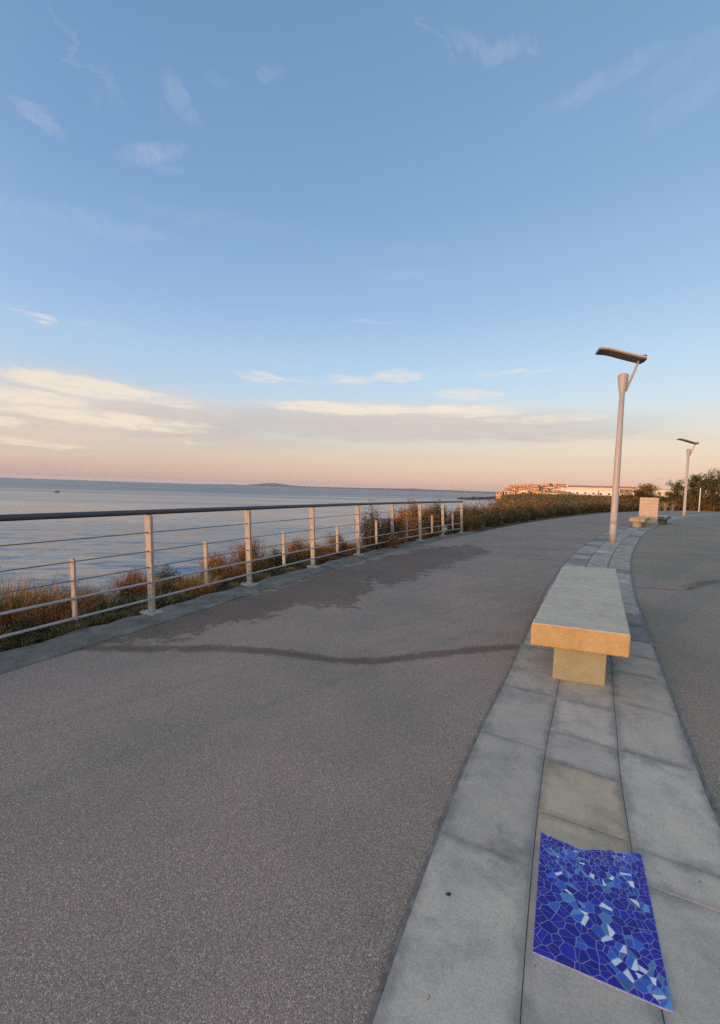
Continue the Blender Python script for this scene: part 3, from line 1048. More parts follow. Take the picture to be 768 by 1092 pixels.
def stone_bench(corners, leg_front, leg_back, label, top=0.45, thick=0.17, leg_mat='bench_leg', slab_mat='bench', worn=False):
    c = [sum(p[0] for p in corners) / 4, sum(p[1] for p in corners) / 4]
    b = empty('stone_bench', (c[0], c[1], 0.0))
    tag(b, label, 'bench')
    sl = MB()
    sl.prism([(x - c[0], y - c[1]) for x, y in corners], top - thick, top)
    so = soften(sl.build('seat_slab', M[slab_mat], b), 0.012, 3)
    if worn:
        sd = so.modifiers.new('divide', 'SUBSURF'); sd.subdivision_type = 'SIMPLE'; sd.levels = sd.render_levels = 6
        for nm_, sc_, st_ in (('worn_edges', 0.10, 0.009), ('pits', 0.03, 0.003)):
            tx = bpy.data.textures.new(nm_, 'CLOUDS'); tx.noise_scale = sc_; tx.noise_depth = 3
            dp = so.modifiers.new(nm_, 'DISPLACE'); dp.texture = tx; dp.strength = st_; dp.mid_level = 0.5; dp.texture_coords = 'LOCAL'
    for lg in (leg_front, leg_back):
        q = MB()
        q.prism([(x - c[0], y - c[1]) for x, y in lg], 0.006, top - thick + 0.004)
        soften(q.build('leg', M[leg_mat], b), 0.008, 2)
    return b


def lerp(a, b, t): return (a[0] + (b[0] - a[0]) * t, a[1] + (b[1] - a[1]) * t)


def quad_uv(c, u0, u1, v0, v1):
    f = lambda u, v: lerp(lerp(c[0], c[1], u), lerp(c[3], c[2], u), v)
    return [f(u0, v0), f(u1, v0), f(u1, v1), f(u0, v1)]


BC = [FL, FR, BR, BL]
stone_bench(BC, quad_uv(BC, 0.24, 0.79, 0.035, 0.16), quad_uv(BC, 0.24, 0.79, 0.80, 0.94), 'long pale sandstone bench, the large one in front of the near street lamp', worn=True)

# ------------------------------------------------------------------ railing
rail = empty('railing', (POSTS[4][0], POSTS[4][1], 0.0))
tag(rail, 'long galvanised promenade railing with dark handrail, thin wires and short balusters above the sea', 'railing')
R0 = Vector(rail.location)
PC = catmull(POSTS, 8)
PT = [Vector((p[0], p[1], 0)) for p in POSTS]


def rail_dir(i):
    a = PT[max(i - 1, 0)]; b = PT[min(i + 1, len(PT) - 1)]
    return (b - a).normalized()


LEAN = 0.06


def rail_pt(t, z):
    """t in post units"""
    k = t * 8
    i = min(int(k), len(PC) - 2)
    p = PC[i] + (PC[i + 1] - PC[i]) * (k - i)
    tt = PC[min(i + 1, len(PC) - 1)] - PC[max(i - 1, 0)]
    tt = tt / np.hypot(*tt)
    return Vector((p[0] - tt[1] * LEAN * z, p[1] + tt[0] * LEAN * z, z)) - R0


def oriented_post(i, z0, z1, w0, w1, th, t=None):
    t = float(i) if t is None else t
    a, b = rail_pt(max(t - 0.2, 0), 0), rail_pt(min(t + 0.2, len(POSTS) - 1), 0)
    d = (b - a).normalized()
    nrm = Vector((-d.y, d.x, 0))
    q = MB()
    pts = []
    for z, w in ((z0, w0), (z1 - 0.015, w1), (z1, w1 - 0.02)):
        c = rail_pt(t, z)
        for sd, sn in ((-1, -1), (1, -1), (1, 1), (-1, 1)):
            pts.append(c + d * (sd * th / 2) + nrm * (sn * w / 2))
    q.add(pts, [(3, 2, 1, 0), (8, 9, 10, 11)] + [(r_ * 4 + k, r_ * 4 + (k + 1) % 4, r_ * 4 + 4 + (k + 1) % 4, r_ * 4 + 4 + k) for r_ in (0, 1) for k in range(4)])
    return q, d, nrm


for i in range(len(POSTS)):
    q, d, nrm = oriented_post(i, 0.03, 1.065, 0.070, 0.090, 0.036)
    for zz in (0.21, 0.28):
        cc = rail_pt(i, zz)
        q.tube([cc - d * 0.024, cc + d * 0.024], 0.009, 6, 1)
    for zz in (0.505, 0.675, 0.875):
        cc = rail_pt(i, zz)
        q.tube([cc - d * 0.034, cc + d * 0.034], 0.010, 8, 1)
    po = q.build('post', [M['post'], M['wire']], rail)
    soften(po, 0.003, 2)
    bp = MB()
    c = rail_pt(i, 0.022)
    bp.box((c.x, c.y, 0.023), (0.15, 0.20, 0.014), math.atan2(d.y, d.x))
    for sx in (-1, 1):
        for sy in (-1, 1):
            w = c + d * sx * 0.052 + nrm * sy * 0.075
            bp.tube([(w.x, w.y, 0.03), (w.x, w.y, 0.045)], 0.011, 6)
    bp.build('base_plate', M['tube'], po)
tmax = len(POSTS) - 1
ts = np.linspace(0, tmax, tmax * 8 + 1)
hr = MB()
hp = [rail_pt(t, 1.092) for t in ts]
e = (hp[-1] - hp[-2]).normalized()
hp[-1] = hp[-1] + e * 0.10
hr.tube(hp, 0.029, 12, flat=0.95)
hr.build('handrail', M['handrail'], rail, smooth=True)
for z, r_, mt in ((0.875, 0.0055, 'wire'), (0.675, 0.0055, 'wire'), (0.505, 0.0055, 'wire')):
    w = MB(); w.tube([rail_pt(t, z) for t in ts], r_, 6); w.build('wire', M[mt], rail, smooth=True)
for z in (0.345, 0.165):
    w = MB(); w.tube([rail_pt(t, z) for t in ts], 0.0125, 8); w.build('rail_bar', M['tube'], rail, smooth=True)
for i in range(tmax):
    q, d, nrm = oriented_post(i, 0.15, 0.705, 0.050, 0.056, 0.020, i + 0.5)
    soften(q.build('baluster', M['post'], rail), 0.003, 2)


# ------------------------------------------------------------------ street lamps
def street_lamp(loc, rz, label, scale=1.0):
    b = empty('street_lamp', (loc[0], loc[1], 0.006), rz)
    tag(b, label, 'street lamp')
    q = MB()
    q.box((0, 0, 0.006), (0.34, 0.34, 0.012), 0.4)
    for sx in (-1, 1):
        for sy in (-1, 1):
            q.tube([(sx * 0.12, sy * 0.12, 0.0), (sx * 0.12, sy * 0.12, 0.03)], 0.014, 6)
    q.build('base_plate', M['lamp'], b)
    q = MB()
    q.tube([(0, 0, 0.01), (0, 0, 0.5), (0, 0, 2.5), (0, 0, 4.66)], [0.105, 0.10, 0.088, 0.072], 20)
    pole = q.build('pole', M['lamp'], b, smooth=True)
    q = MB()
    q.box((0, -0.099, 0.75), (0.09, 0.012, 0.34))
    q.build('hatch', M['lamp'], pole)
    q = MB()
    q.tube([(0, 0, 4.58), (0, 0, 4.62), (0, 0, 4.70), (0, 0, 5.08), (0, 0, 5.14), (0, 0, 5.17)], [0.075, 0.085, 0.098, 0.148, 0.150, 0.110], 10)
    q.build('collar', M['lamp'], b)
    # arm rises from the collar's foot away from the head's tip, then carries the head at its heel
    q = MB()
    q.tube([(0.085, 0, 4.66), (0.30, 0, 5.28), (0.40, 0, 5.585)], [0.038, 0.034, 0.030], 10)
    q.build('arm', M['lamp'], b, smooth=True)
    # head: long shallow board, level at the tip, sloping down to the heel
    prof = [(0.52, 5.535), (0.35, 5.585), (0.15, 5.65), (-0.10, 5.735), (-0.35, 5.82), (-0.50, 5.862), (-0.62, 5.885), (-0.75, 5.895)]
    half = 0.29
    hd, un = MB(), MB()
    n = len(prof)
    vs = []
    for x, z in prof:
        vs += [(x, -half, z), (x, half, z), (x, half, z + 0.055), (x, -half, z + 0.055)]
    fs = [(0, 1, 2, 3), (4 * n - 1, 4 * n - 2, 4 * n - 3, 4 * n - 4)]
    for i in range(n - 1):
        for k in range(4):
            fs.append((4 * i + k, 4 * i + (k + 1) % 4, 4 * i + 4 + (k + 1) % 4, 4 * i + 4 + k))
    hd.add(vs, fs)
    head = hd.build('lamp_head', M['lamp'], b)
    soften(head, 0.008, 2)
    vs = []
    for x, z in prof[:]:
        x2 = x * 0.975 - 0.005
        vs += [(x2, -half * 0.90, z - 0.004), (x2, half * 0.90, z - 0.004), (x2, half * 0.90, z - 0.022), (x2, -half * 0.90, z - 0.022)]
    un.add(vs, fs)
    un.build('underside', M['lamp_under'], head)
    q = MB()
    q.box((0.47, 0, 5.595), (0.16, 0.34, 0.15), 0)
    soften(q.build('end_clamp', M['dark'], head), 0.01, 2)
    b.scale = (scale,) * 3
    return b


x, y = gp(653, 579)
lz = math.atan2(-math.cos(R(34)), math.sin(R(34)))


def lamp_dir(dx, dy): return math.atan2(dy, dx)


# local +x points away from the path the head overhangs
street_lamp((x, y), lamp_dir(0.95, -0.30), 'tall pale street lamp nearer to the viewer, behind the large stone bench')
x2_, y2_ = gp(729.3, 551.2)
l2 = copy_tree([o for o in bpy.data.objects if o.name == 'street_lamp'][0])
l2.location = (x2_, y2_, 0.006)
l2.rotation_euler = (0, 0, lamp_dir(0.95, -0.30))
l2.scale = (1.09,) * 3
l2['label'] = 'distant pale street lamp standing beside the far benches and trees'

# ------------------------------------------------------------------ far pair of benches with the stone slab between them
s_b = s_of((13.6, 20.7))
mid = lambda s: sw(s, strip_w(s) * 0.5)


def bench_at(s, length, label, mats=('bench_leg', 'bench'), w=0.62, dw=0.0):
    sa = s
    cs = []
    for (ds, ww) in ((0, 0.5 - w / 2 / 1.22), (0, 0.5 + w / 2 / 1.22), (length, 0.5 + w / 2 / 1.22), (length, 0.5 - w / 2 / 1.22)):
        cs.append(sw(sa + ds, ww * strip_w(sa) + dw))
    return stone_bench(cs, quad_uv(cs, 0.22, 0.78, 0.06, 0.22), quad_uv(cs, 0.22, 0.78, 0.78, 0.94), label, slab_mat=mats[1], leg_mat=mats[0])


SBN = s_of(gp(676, 562.5))
bench_at(SBN, 2.4, 'short sandstone bench with a sunlit end, in front of the upright stone slab')
sx_, sy_, nx_, ny_ = Lp(SBN + 3.4)
stl = empty('stone_stele', (*sw(SBN + 3.3, strip_w(SBN) * 0.62), 0.0), math.atan2(ny_, nx_))
tag(stl, 'upright pinkish stone slab with horizontal grooves between the two far benches', 'stele')
q = MB()
q.box((0, 0, 0.07), (0.94, 0.34, 0.12))
soften(q.build('plinth', M['bench_leg'], stl), 0.01, 2)
q = MB()
zc = 0.13
gq = MB()
for k in range(8):
    hgt = 0.168
    q.box((0, 0, zc + hgt / 2), (0.84 if k % 2 == 0 else 0.836, 0.20 if k % 2 == 0 else 0.196, hgt - 0.009))
    gq.box((0, 0, zc + hgt - 0.008), (0.815, 0.175, 0.018))
    zc += hgt
q.build('slab', M['stele'], stl)
gq.build('groove_core', M['bench_leg'], stl)
bench_at(SBN + 4.5, 2.4, 'stone bench coloured dark as if in shade just beyond the upright stone slab', ('bench_shade_tint', 'bench_shade_tint'), dw=0.55)

# ------------------------------------------------------------------ terrain
COAST = [(-24.0, -29.0), (-15.6, -8.0), (-11.4, 1.0), (-8.9, 7.3), (-6.3, 12.4), (-2.6, 19.0), (8.0, 38.0), (26.0, 92.0), (56.0, 178.0), (98.0, 300.0), (120.0, 350.0), (142.0, 420.0), (190.0, 560.0), (300.0, 900.0)]
CLAND = COAST + [(2500.0, 900.0), (2500.0, -29.0)]


def sm(x, a, b):
    t = np.clip((x - a) / (b - a), 0, 1)
    return t * t * (3 - 2 * t)


def land_z(px, py):
    px = np.asarray(px, float); py = np.asarray(py, float)
    d = seg_dist(px, py, COAST)
    d = np.where(inside(px, py, CLAND), d, -d)
    z = -4.5 + 4.4 * sm(d, -0.6, 6.6) - np.clip(-d, 0, 60) * 0.08
    dk = seg_dist(px, py, KL)
    away = sm(dk, 4, 30) * sm(py, 30, 70)
    far = sm(d, 2, 14)
    z = z + far * (0.7 * away * sm(py, 40, 90) + 5.5 * sm(py, 335, 460) + 1.5 * sm(py, 150, 330) * sm(px - py * 0.42, 0, 60))
    z = z + far * away * (0.35 * np.sin(px * 0.11 + py * 0.07) * np.sin(py * 0.09 - px * 0.03))
    return z


def lz1(x, y): return float(land_z(np.array([x]), np.array([y]))[0])


gx = np.concatenate([np.arange(-44, -14, 3.0), np.arange(-14, 24, 0.6), np.arange(24, 90, 3.0), np.arange(90, 420, 8.0), np.geomspace(420, 2400, 16)])
gy = np.concatenate([np.arange(-28.5, -6, 2.5), np.arange(-6, 26, 0.6), np.arange(26, 100, 3.0), np.arange(100, 560, 7.0), np.geomspace(560, 890, 8)])
GX, GY = np.meshgrid(gx, gy)
GZ = land_z(GX.ravel(), GY.ravel())
vs = np.stack([GX.ravel(), GY.ravel(), GZ], 1)
nx_n = len(gx)
fs = []
for j in range(len(gy) - 1):
    for i in range(nx_n - 1):
        a = j * nx_n + i
        if max(GZ[a], GZ[a + 1], GZ[a + nx_n], GZ[a + nx_n + 1]) > -5.4:
            fs.append((a, a + 1, a + nx_n + 1, a + nx_n))
me = bpy.data.meshes.new('ground')
me.from_pydata(vs.tolist(), [], fs)
me.materials.append(M['soil'])
me.polygons.foreach_set('use_smooth', [True] * len(me.polygons))
o = bpy.data.objects.new('ground', me); COL.objects.link(o)
tag(o, kind='structure')

# sea: one sheet to the horizon
SEA_Z = -4.0
q = MB()
rings = [0.0, 60, 300, 1500, 6000, 19000]
nseg = 72
vs = [(0, 0, SEA_Z)]
for r_ in rings[1:]:
    for k in range(nseg):
        a = 2 * math.pi * k / nseg
        vs.append((r_ * math.cos(a), r_ * math.sin(a), SEA_Z))
fs = [(0, 1 + k, 1 + (k + 1) % nseg) for k in range(nseg)]
for j in range(len(rings) - 2):
    for k in range(nseg):
        a = 1 + j * nseg + k; b = 1 + j * nseg + (k + 1) % nseg
        fs.append((a, a + nseg, b + nseg, b))
q.add(vs, fs)
tag(q.build('sea', M['water'], fix=False), kind='structure')

# far coast with its low hill
def px_az(px): return math.atan2(*ray(px, 522)[:2])


q = MB()
D = 12500.0
pts = [(215, 0.5), (232, 8), (245, 20), (256, 12), (264, 20), (272, 44), (280, 74), (287, 92), (294, 94), (301, 78), (309, 52), (320, 36), (332, 30), (350, 34), (368, 38), (385, 44), (400, 48), (415, 55), (432, 62), (440, 78), (452, 60), (466, 58), (480, 62), (495, 60), (515, 54), (540, 50), (580, 46), (640, 50), (720, 46), (800, 50)]
prev = None
for i in range(len(pts) - 1):
    for k in range(6):
        t = k / 6
        px = pts[i][0] + (pts[i + 1][0] - pts[i][0]) * t
        h = pts[i][1] + (pts[i + 1][1] - pts[i][1]) * t + (3 * math.sin(px * 1.3) if pts[i][1] > 9 else 0)
        a = px_az(px)
        sec = []
        for rr, hh in ((D - 700, SEA_Z - 1), (D - 250, h * 0.55), (D, h), (D + 500, h * 0.7), (D + 1500, SEA_Z - 1)):
            sec.append((math.sin(a) * rr, math.cos(a) * rr, hh))
        if prev is not None:
            q.add(prev + sec, [(j, j + 1, j + 6, j + 5) for j in range(4)])
        prev = sec
tag(q.build('hills', M['hill'], smooth=True), kind='structure')

# breakwater of dark boulders
bw = MB()
A, B = gp(494, 532.6, SEA_Z), gp(545, 531.2, SEA_Z)
for k in range(420):
    t = rnd.random()
    x, y = lerp(A, B, t)
    x += rnd.gauss(0, 3.0); y += rnd.gauss(0, 6.0)
    r_ = rnd.uniform(0.8, 1.9)
    z = SEA_Z + rnd.uniform(-0.4, 1.9) * (0.5 + t * 0.5)
    ico = []
    for dx, dy, dz in ((1, 0, 0), (-1, 0, 0), (0, 1, 0), (0, -1, 0), (0, 0, 0.7), (0, 0, -0.7), (0.7, 0.7, 0.3), (-0.7, 0.6, 0.35)):
        ico.append((x + dx * r_ * rnd.uniform(0.7, 1.2), y + dy * r_ * rnd.uniform(0.7, 1.2), z + dz * r_ * rnd.uniform(0.7, 1.2)))
    bw.add(ico, [(4, 0, 6), (4, 6, 2), (4, 2, 7), (4, 7, 1), (4, 1, 3), (4, 3, 0), (5, 0, 3), (5, 3, 1), (5, 1, 2), (5, 2, 0), (0, 2, 6), (2, 1, 7)])
tag(bw.build('breakwater_rubble', M['rock'], fix=False), kind='stuff')

# small boat on the water
bx, by = gp(61, 525, SEA_Z)
bt = empty('motor_boat', (bx, by, SEA_Z), R(-25))
bt.scale = (0.65,) * 3
tag(bt, 'tiny dark boat alone far out on the calm sea', 'boat')
q = MB()
secs = [(-2.2, 0.75, 0.55), (-1.0, 0.9, 0.6), (0.6, 0.85, 0.7), (1.7, 0.5, 0.85), (2.4, 0.05, 1.0)]
vs = []
for x, w, h in secs:
    vs += [(x, -w, h), (x, -w * 0.7, -0.15), (x, w * 0.7, -0.15), (x, w, h)]
fs = [(0, 1, 2, 3), (19, 18, 17, 16)]
for i in range(4):
    for k in range(4):
        fs.append((4 * i + k, 4 * i + (k + 1) % 4, 4 * i + 4 + (k + 1) % 4, 4 * i + 4 + k))
q.add(vs, fs); q.build('hull', M['boat'], bt)
q = MB(); q.box((-0.2, 0, 1.0), (1.1, 0.9, 0.75), 0, taper=0.8); q.build('cabin', M['boat_cabin'], bt)
q = MB(); q.tube([(-0.9, 0, 0.5), (-0.9, 0, 2.1)], 0.04, 6); q.build('mast', M['boat'], bt)


# ------------------------------------------------------------------ plants
def leaf_quad(mb, p, size, r_, mi, att, aspect=0.5):
    a = Vector((r_.gauss(0, 1), r_.gauss(0, 1), r_.gauss(0, 0.8)))
    if a.length < 1e-3: a = Vector((1, 0, 0))
    a.normalize()
    b = a.cross(Vector((r_.gauss(0, 1), r_.gauss(0, 1), r_.gauss(0, 1))))
    if b.length < 1e-3: b = a.orthogonal()
    b.normalize()
    a *= size; b *= size * aspect * 0.5
    mb.add([p - a * 0.5, p + b, p + a * 0.5, p - b], [(0, 1, 2, 3)], mi, att)


def shrub_mesh(name, seed, Rr, h, stems, leaves, size, mats, dens_low=0.25, twig=True, upright=0.0, aspect=0.5):
    r_ = random.Random(seed)
    mb = MB()
    nm = len(mats) - 1
    lob = [(r_.uniform(0, 6.28), r_.uniform(0.7, 1.2)) for _ in range(5)]
    for s in range(stems):
        a = r_.uniform(0, 2 * math.pi)
        rr = math.sqrt(r_.random()) * 0.35 * Rr
        b0 = Vector((rr * math.cos(a), rr * math.sin(a), -0.08))
        a2 = a + r_.gauss(0, 0.5)
        k = min(lob, key=lambda q: abs(((q[0] - a2 + math.pi) % (2 * math.pi)) - math.pi))[1]
        tilt = r_.uniform(0.0, 1.25) * (1 - upright)
        ln = r_.uniform(0.65, 1.08) * k
        tip = Vector((math.cos(a2) * math.sin(tilt) * Rr * ln, math.sin(a2) * math.sin(tilt) * Rr * ln, h * ln * max(0.22, math.cos(tilt * 0.85))))
        mid_ = b0.lerp(tip, 0.5) + Vector((r_.gauss(0, 0.06), r_.gauss(0, 0.06), 0.10 * h))
        P_ = [b0, b0.lerp(mid_, 0.5), mid_, mid_.lerp(tip, 0.5) + Vector((0, 0, 0.03 * h)), tip]
        if twig:
            mb.tube(P_, [0.010 * h ** 0.5, 0.008, 0.006, 0.004, 0.002], 3, 0, 0.5, cap=False)
        mi0 = 1 + r_.randrange(nm)
        for q in range(leaves):
            t = dens_low + (1 - dens_low) * r_.random() ** 0.75
            f = t * 4
            i = min(int(f), 3)
            p = P_[i].lerp(P_[i + 1], f - i) + Vector((r_.gauss(0, 0.055), r_.gauss(0, 0.055), r_.gauss(0, 0.05))) * (0.6 + Rr)
            mi = mi0 if r_.random() < 0.8 else 1 + r_.randrange(nm)
            leaf_quad(mb, p, size * r_.uniform(0.6, 1.3), r_, mi, r_.random(), aspect)
    return mb.mesh(name, mats)


def tuft_mesh(name, seed, Rr, h, blades, width, mats, droop=0.35):
    r_ = random.Random(seed)
    mb = MB()
    for s in range(blades):
        a = r_.uniform(0, 2 * math.pi)
        rr = math.sqrt(r_.random()) * Rr * 0.55
        b0 = Vector((rr * math.cos(a), rr * math.sin(a), -0.1))
        a2 = a + r_.gauss(0, 0.7)
        ln = h * r_.uniform(0.45, 1.08)
        out = Vector((math.cos(a2), math.sin(a2), 0)) * ln * r_.uniform(0.08, 0.75)
        p1 = b0 + out * 0.35 + Vector((0, 0, ln * 0.55))
        p2 = b0 + out * (1.0) + Vector((0, 0, ln * r_.uniform(0.75, 1.0) - droop * out.length * 0.4))
        sd = Vector((-math.sin(a2 + r_.gauss(0, 0.8)), math.cos(a2), r_.gauss(0, 0.2))).normalized() * width * 0.5
        mi = r_.randrange(len(mats))
        t = r_.random()
        mb.add([b0 - sd, b0 + sd, p1 + sd * 0.8, p1 - sd * 0.8, p2], [(0, 1, 2, 3), (3, 2, 4)], mi, t)
        if r_.random() < 0.35:
            for q in range(3):
                leaf_quad(mb, p2.lerp(p1, r_.uniform(0, 0.4)) + Vector((r_.gauss(0, 0.01), r_.gauss(0, 0.01), 0)), 0.02 * r_.uniform(0.7, 1.3), r_, mi, t, 0.4)
    return mb.mesh(name, mats)


def plant(name, mesh, x, y, scale, label, cat, group=None, z=None, sz=1.0):
    o = bpy.data.objects.new(name, mesh)
    COL.objects.link(o)
    o.location = (x, y, (lz1(x, y) if z is None else z))
    o.rotation_euler = (rnd.gauss(0, 0.05), rnd.gauss(0, 0.05), rnd.uniform(0, 6.28))
    o.scale = (scale, scale, scale * sz)
    return tag(o, label, cat, group)


T = M
tuftA = tuft_mesh('dry_grass_tuft', 1, 0.55, 0.75, 1300, 0.013, [T['dry'], T['dry'], T['straw']])
tuftB = tuft_mesh('dry_grass_tuft', 2, 0.6, 0.62, 1300, 0.010, [T['dry'], T['dry'], T['straw'], T['olive']])
tuftG = tuft_mesh('green_grass_tuft', 3, 0.45, 0.5, 600, 0.010, [T['olive'], T['green'], T['straw']])
shA = shrub_mesh('leafy_shrub', 4, 0.62, 0.72, 70, 46, 0.045, [T['twig'], T['green'], T['olive'], T['darkgreen']])
shB = shrub_mesh('twiggy_shrub', 5, 0.66, 0.95, 80, 40, 0.040, [T['twig'], T['olive'], T['dry'], T['green']], upright=0.3)
shC = shrub_mesh('russet_shrub', 6, 0.65, 0.75, 120, 50, 0.036, [T['twig'], T['dry'], T['dry'], T['dry'], T['olive']], upright=0.25, aspect=0.3)
shD = shrub_mesh('dark_shrub', 8, 0.7, 1.05, 100, 46, 0.045, [T['twig'], T['darkgreen'], T['olive'], T['green']], upright=0.3)


def off(t, e):
    """a spot e metres seaward of the railing, t in post units"""
    k = min(max(t, 0), len(POSTS) - 1.001) * 8
    i = int(k)
    p = PC[i] + (PC[i + 1] - PC[i]) * (k - i)
    tt = PC[min(i + 1, len(PC) - 1)] - PC[max(i - 1, 0)]
    tt = tt / np.hypot(*tt)
    return p[0] - tt[1] * e, p[1] + tt[0] * e


SH = 'bushes on the bank below the railing'
spots = [
    # t, e, mesh, scale, sz, name, label, cat
    (2.62, 0.85, tuftA, 0.90, 0.75, 'dry_grass_tuft', 'orange dry grass clump cut by the photo\'s left edge', 'grass tuft'),
    (2.95, 0.95, tuftA, 1.05, 1.05, 'dry_grass_tuft', 'tallest orange dry grass clump, left of the first short baluster', 'grass tuft'),
    (3.15, 1.35, tuftA, 0.95, 0.95, 'dry_grass_tuft', 'orange grass clump seen through the wires just left of the first short baluster', 'grass tuft'),
    (3.05, 0.45, tuftB, 0.62, 0.75, 'dry_grass_tuft', 'low russet grass clump close behind the lowest bars, left of the nearest full post', 'grass tuft'),
    (3.50, 1.05, tuftB, 0.92, 0.95, 'dry_grass_tuft', 'russet grass clump directly behind the first short baluster', 'grass tuft'),
    (3.42, 0.42, shA, 0.42, 0.75, 'leafy_shrub', 'small dark green bush at the foot of the first short baluster', 'shrub'),
    (3.80, 1.0, tuftB, 0.80, 0.85, 'dry_grass_tuft', 'thin straw coloured grass clump left of the nearest full railing post', 'grass tuft'),
    (3.85, 0.65, tuftG, 0.75, 0.85, 'grass_tuft', 'green and straw coloured grass clump at the nearest full post', 'grass tuft'),
    (4.32, 1.0, shC, 0.80, 0.80, 'russet_shrub', 'rounded russet bush just right of the nearest full post', 'shrub'),
    (4.32, 0.55, tuftG, 0.70, 0.75, 'grass_tuft', 'low green grass clump under the bars right of the nearest full post', 'grass tuft'),
    (4.70, 1.05, shA, 0.72, 0.85, 'leafy_shrub', 'leafy green bush beside the second short baluster', 'shrub'),
    (5.05, 0.75, tuftG, 0.8, 0.8, 'grass_tuft', 'mixed grass clump behind the second full post', 'grass tuft'),
    (5.25, 1.05, shC, 0.80, 0.95, 'russet_shrub', 'orange bush right of the second full post', 'shrub'),
    (5.60, 0.9, shC, 0.92, 1.10, 'russet_shrub', 'bright orange bush behind the third short baluster', 'shrub'),
    (5.55, 0.5, shA, 0.5, 0.8, 'leafy_shrub', 'small green bush low under the third short baluster', 'shrub'),
    (6.05, 0.8, shA, 0.72, 0.9, 'leafy_shrub', 'green bush behind the third full post', 'shrub'),
    (6.40, 0.85, shC, 0.80, 1.0, 'russet_shrub', 'russet bush behind the fourth short baluster', 'shrub'),
    (6.80, 0.8, tuftB, 1.0, 1.05, 'dry_grass_tuft', 'dry grass clump left of the fourth full post', 'grass tuft'),
    (7.20, 0.75, shB, 0.72, 0.90, 'twiggy_shrub', 'brown twiggy bush right of the fourth full post', 'shrub'),
    (7.75, 0.35, shD, 0.95, 1.0, 'dark_shrub', 'large dark bush growing through the railing at its middle', 'shrub'),
    (8.25, 0.30, shD, 0.86, 1.0, 'dark_shrub', 'dark olive bush swallowing a post of the railing', 'shrub'),
    (7.95, -0.05, shB, 0.6, 0.8, 'twiggy_shrub', 'low twiggy bush spilling under the bars onto the concrete edge', 'shrub'),
    (8.8, 0.75, shA, 0.95, 0.95, 'leafy_shrub', 'green bush behind the railing just right of the large dark bush', 'shrub'),
    (9.35, 0.85, shC, 1.15, 1.1, 'russet_shrub', 'orange bush behind the last but one railing bay', 'shrub'),
    (9.9, 0.9, shB, 1.15, 1.05, 'twiggy_shrub', 'brown bush behind the last but one post of the railing', 'shrub'),
    (10.4, 0.85, shC, 1.2, 1.1, 'russet_shrub', 'russet bush behind the last bay of the railing', 'shrub'),
    (10.9, 0.9, shD, 1.05, 1.0, 'dark_shrub', 'olive bush behind the railing\'s far end post', 'shrub'),
]
spots = [(t, e, me_, sc_ * (0.86 if 4.1 < t < 7.4 else (0.92 if t >= 7.4 else 1.1)), sz * (0.92 if 4.1 < t < 7.4 else 1.08), nm, lb, ct) for t, e, me_, sc_, sz, nm, lb, ct in spots]
for t, e, me_, sc_, sz, nm, lb, ct in spots:
    x, y = off(t, e)
    plant(nm, me_, x, y, sc_, lb, ct, SH, sz=sz)
# bushes further back along the railing, beside and behind the camera; they shade the foot of the posts
for t, e, sc_ in ((1.2, 0.7, 0.7), (0.4, 0.8, 0.75)):
    x, y = off(t, e)
    plant('dry_grass_tuft', tuftB, x, y, sc_, 'dry grass clump behind the near end of the railing', 'grass tuft', SH)

# a loose row of dry clumps fills the gaps between them
for k in range(30):
    t = 3.7 + k * 0.245
    x, y = off(t + rnd.uniform(-0.08, 0.08), rnd.uniform(0.55, 1.05))
    if k % 3 == 2:
        plant('grass_tuft', tuftG, x, y, rnd.uniform(0.55, 0.8), 'greenish grass clump among the orange ones on the bank behind the railing', 'grass tuft', 'greenish grass clumps on the bank', sz=0.8)
    else:
        plant('dry_grass_tuft', tuftA if k % 2 else tuftB, x, y, rnd.uniform(0.5, 0.75), 'knee high orange dry grass clump on the bank behind the railing', 'grass tuft', 'orange grass clumps on the bank', sz=rnd.uniform(0.75, 0.95))

# low grass leaning over the outer edge of the concrete
for k in range(26):
    t = 2.3 + k * 0.13 if k < 13 else 4.1 + (k - 13) * 0.42
    x, y = off(t + rnd.uniform(-0.05, 0.05), rnd.uniform(0.20, 0.36))
    plant('grass_tuft', tuftG, x, y, rnd.uniform(0.30, 0.48), 'low dark grass clump leaning over the concrete edge under the railing', 'grass tuft', 'small grass clumps along the concrete edge', z=-0.05, sz=0.75)

# ground cover on the bank: short grass nobody could count
gm_ = MB()
gr = random.Random(21)
for k in range(9000):
    t = gr.uniform(1.2, 11)
    e = 0.42 + abs(gr.gauss(0, 0.8))
    x, y = off(t, e)
    z = -0.14 - 0.25 * max(0, e - 1.0)
    ln = gr.uniform(0.06, 0.26)
    a = gr.uniform(0, 6.28)
    wv = Vector((math.cos(a), math.sin(a), 0)) * 0.006
    tip = Vector((x + gr.gauss(0, 0.06), y + gr.gauss(0, 0.06), z + ln))
    gm_.add([Vector((x, y, z)) - wv, Vector((x, y, z)) + wv, tip], [(0, 1, 2)], gr.choice((0, 0, 1, 2)), gr.random())
o = gm_.build('grass', [T['darkgreen'], T['olive'], T['straw']], fix=False)
tag(o, kind='stuff')

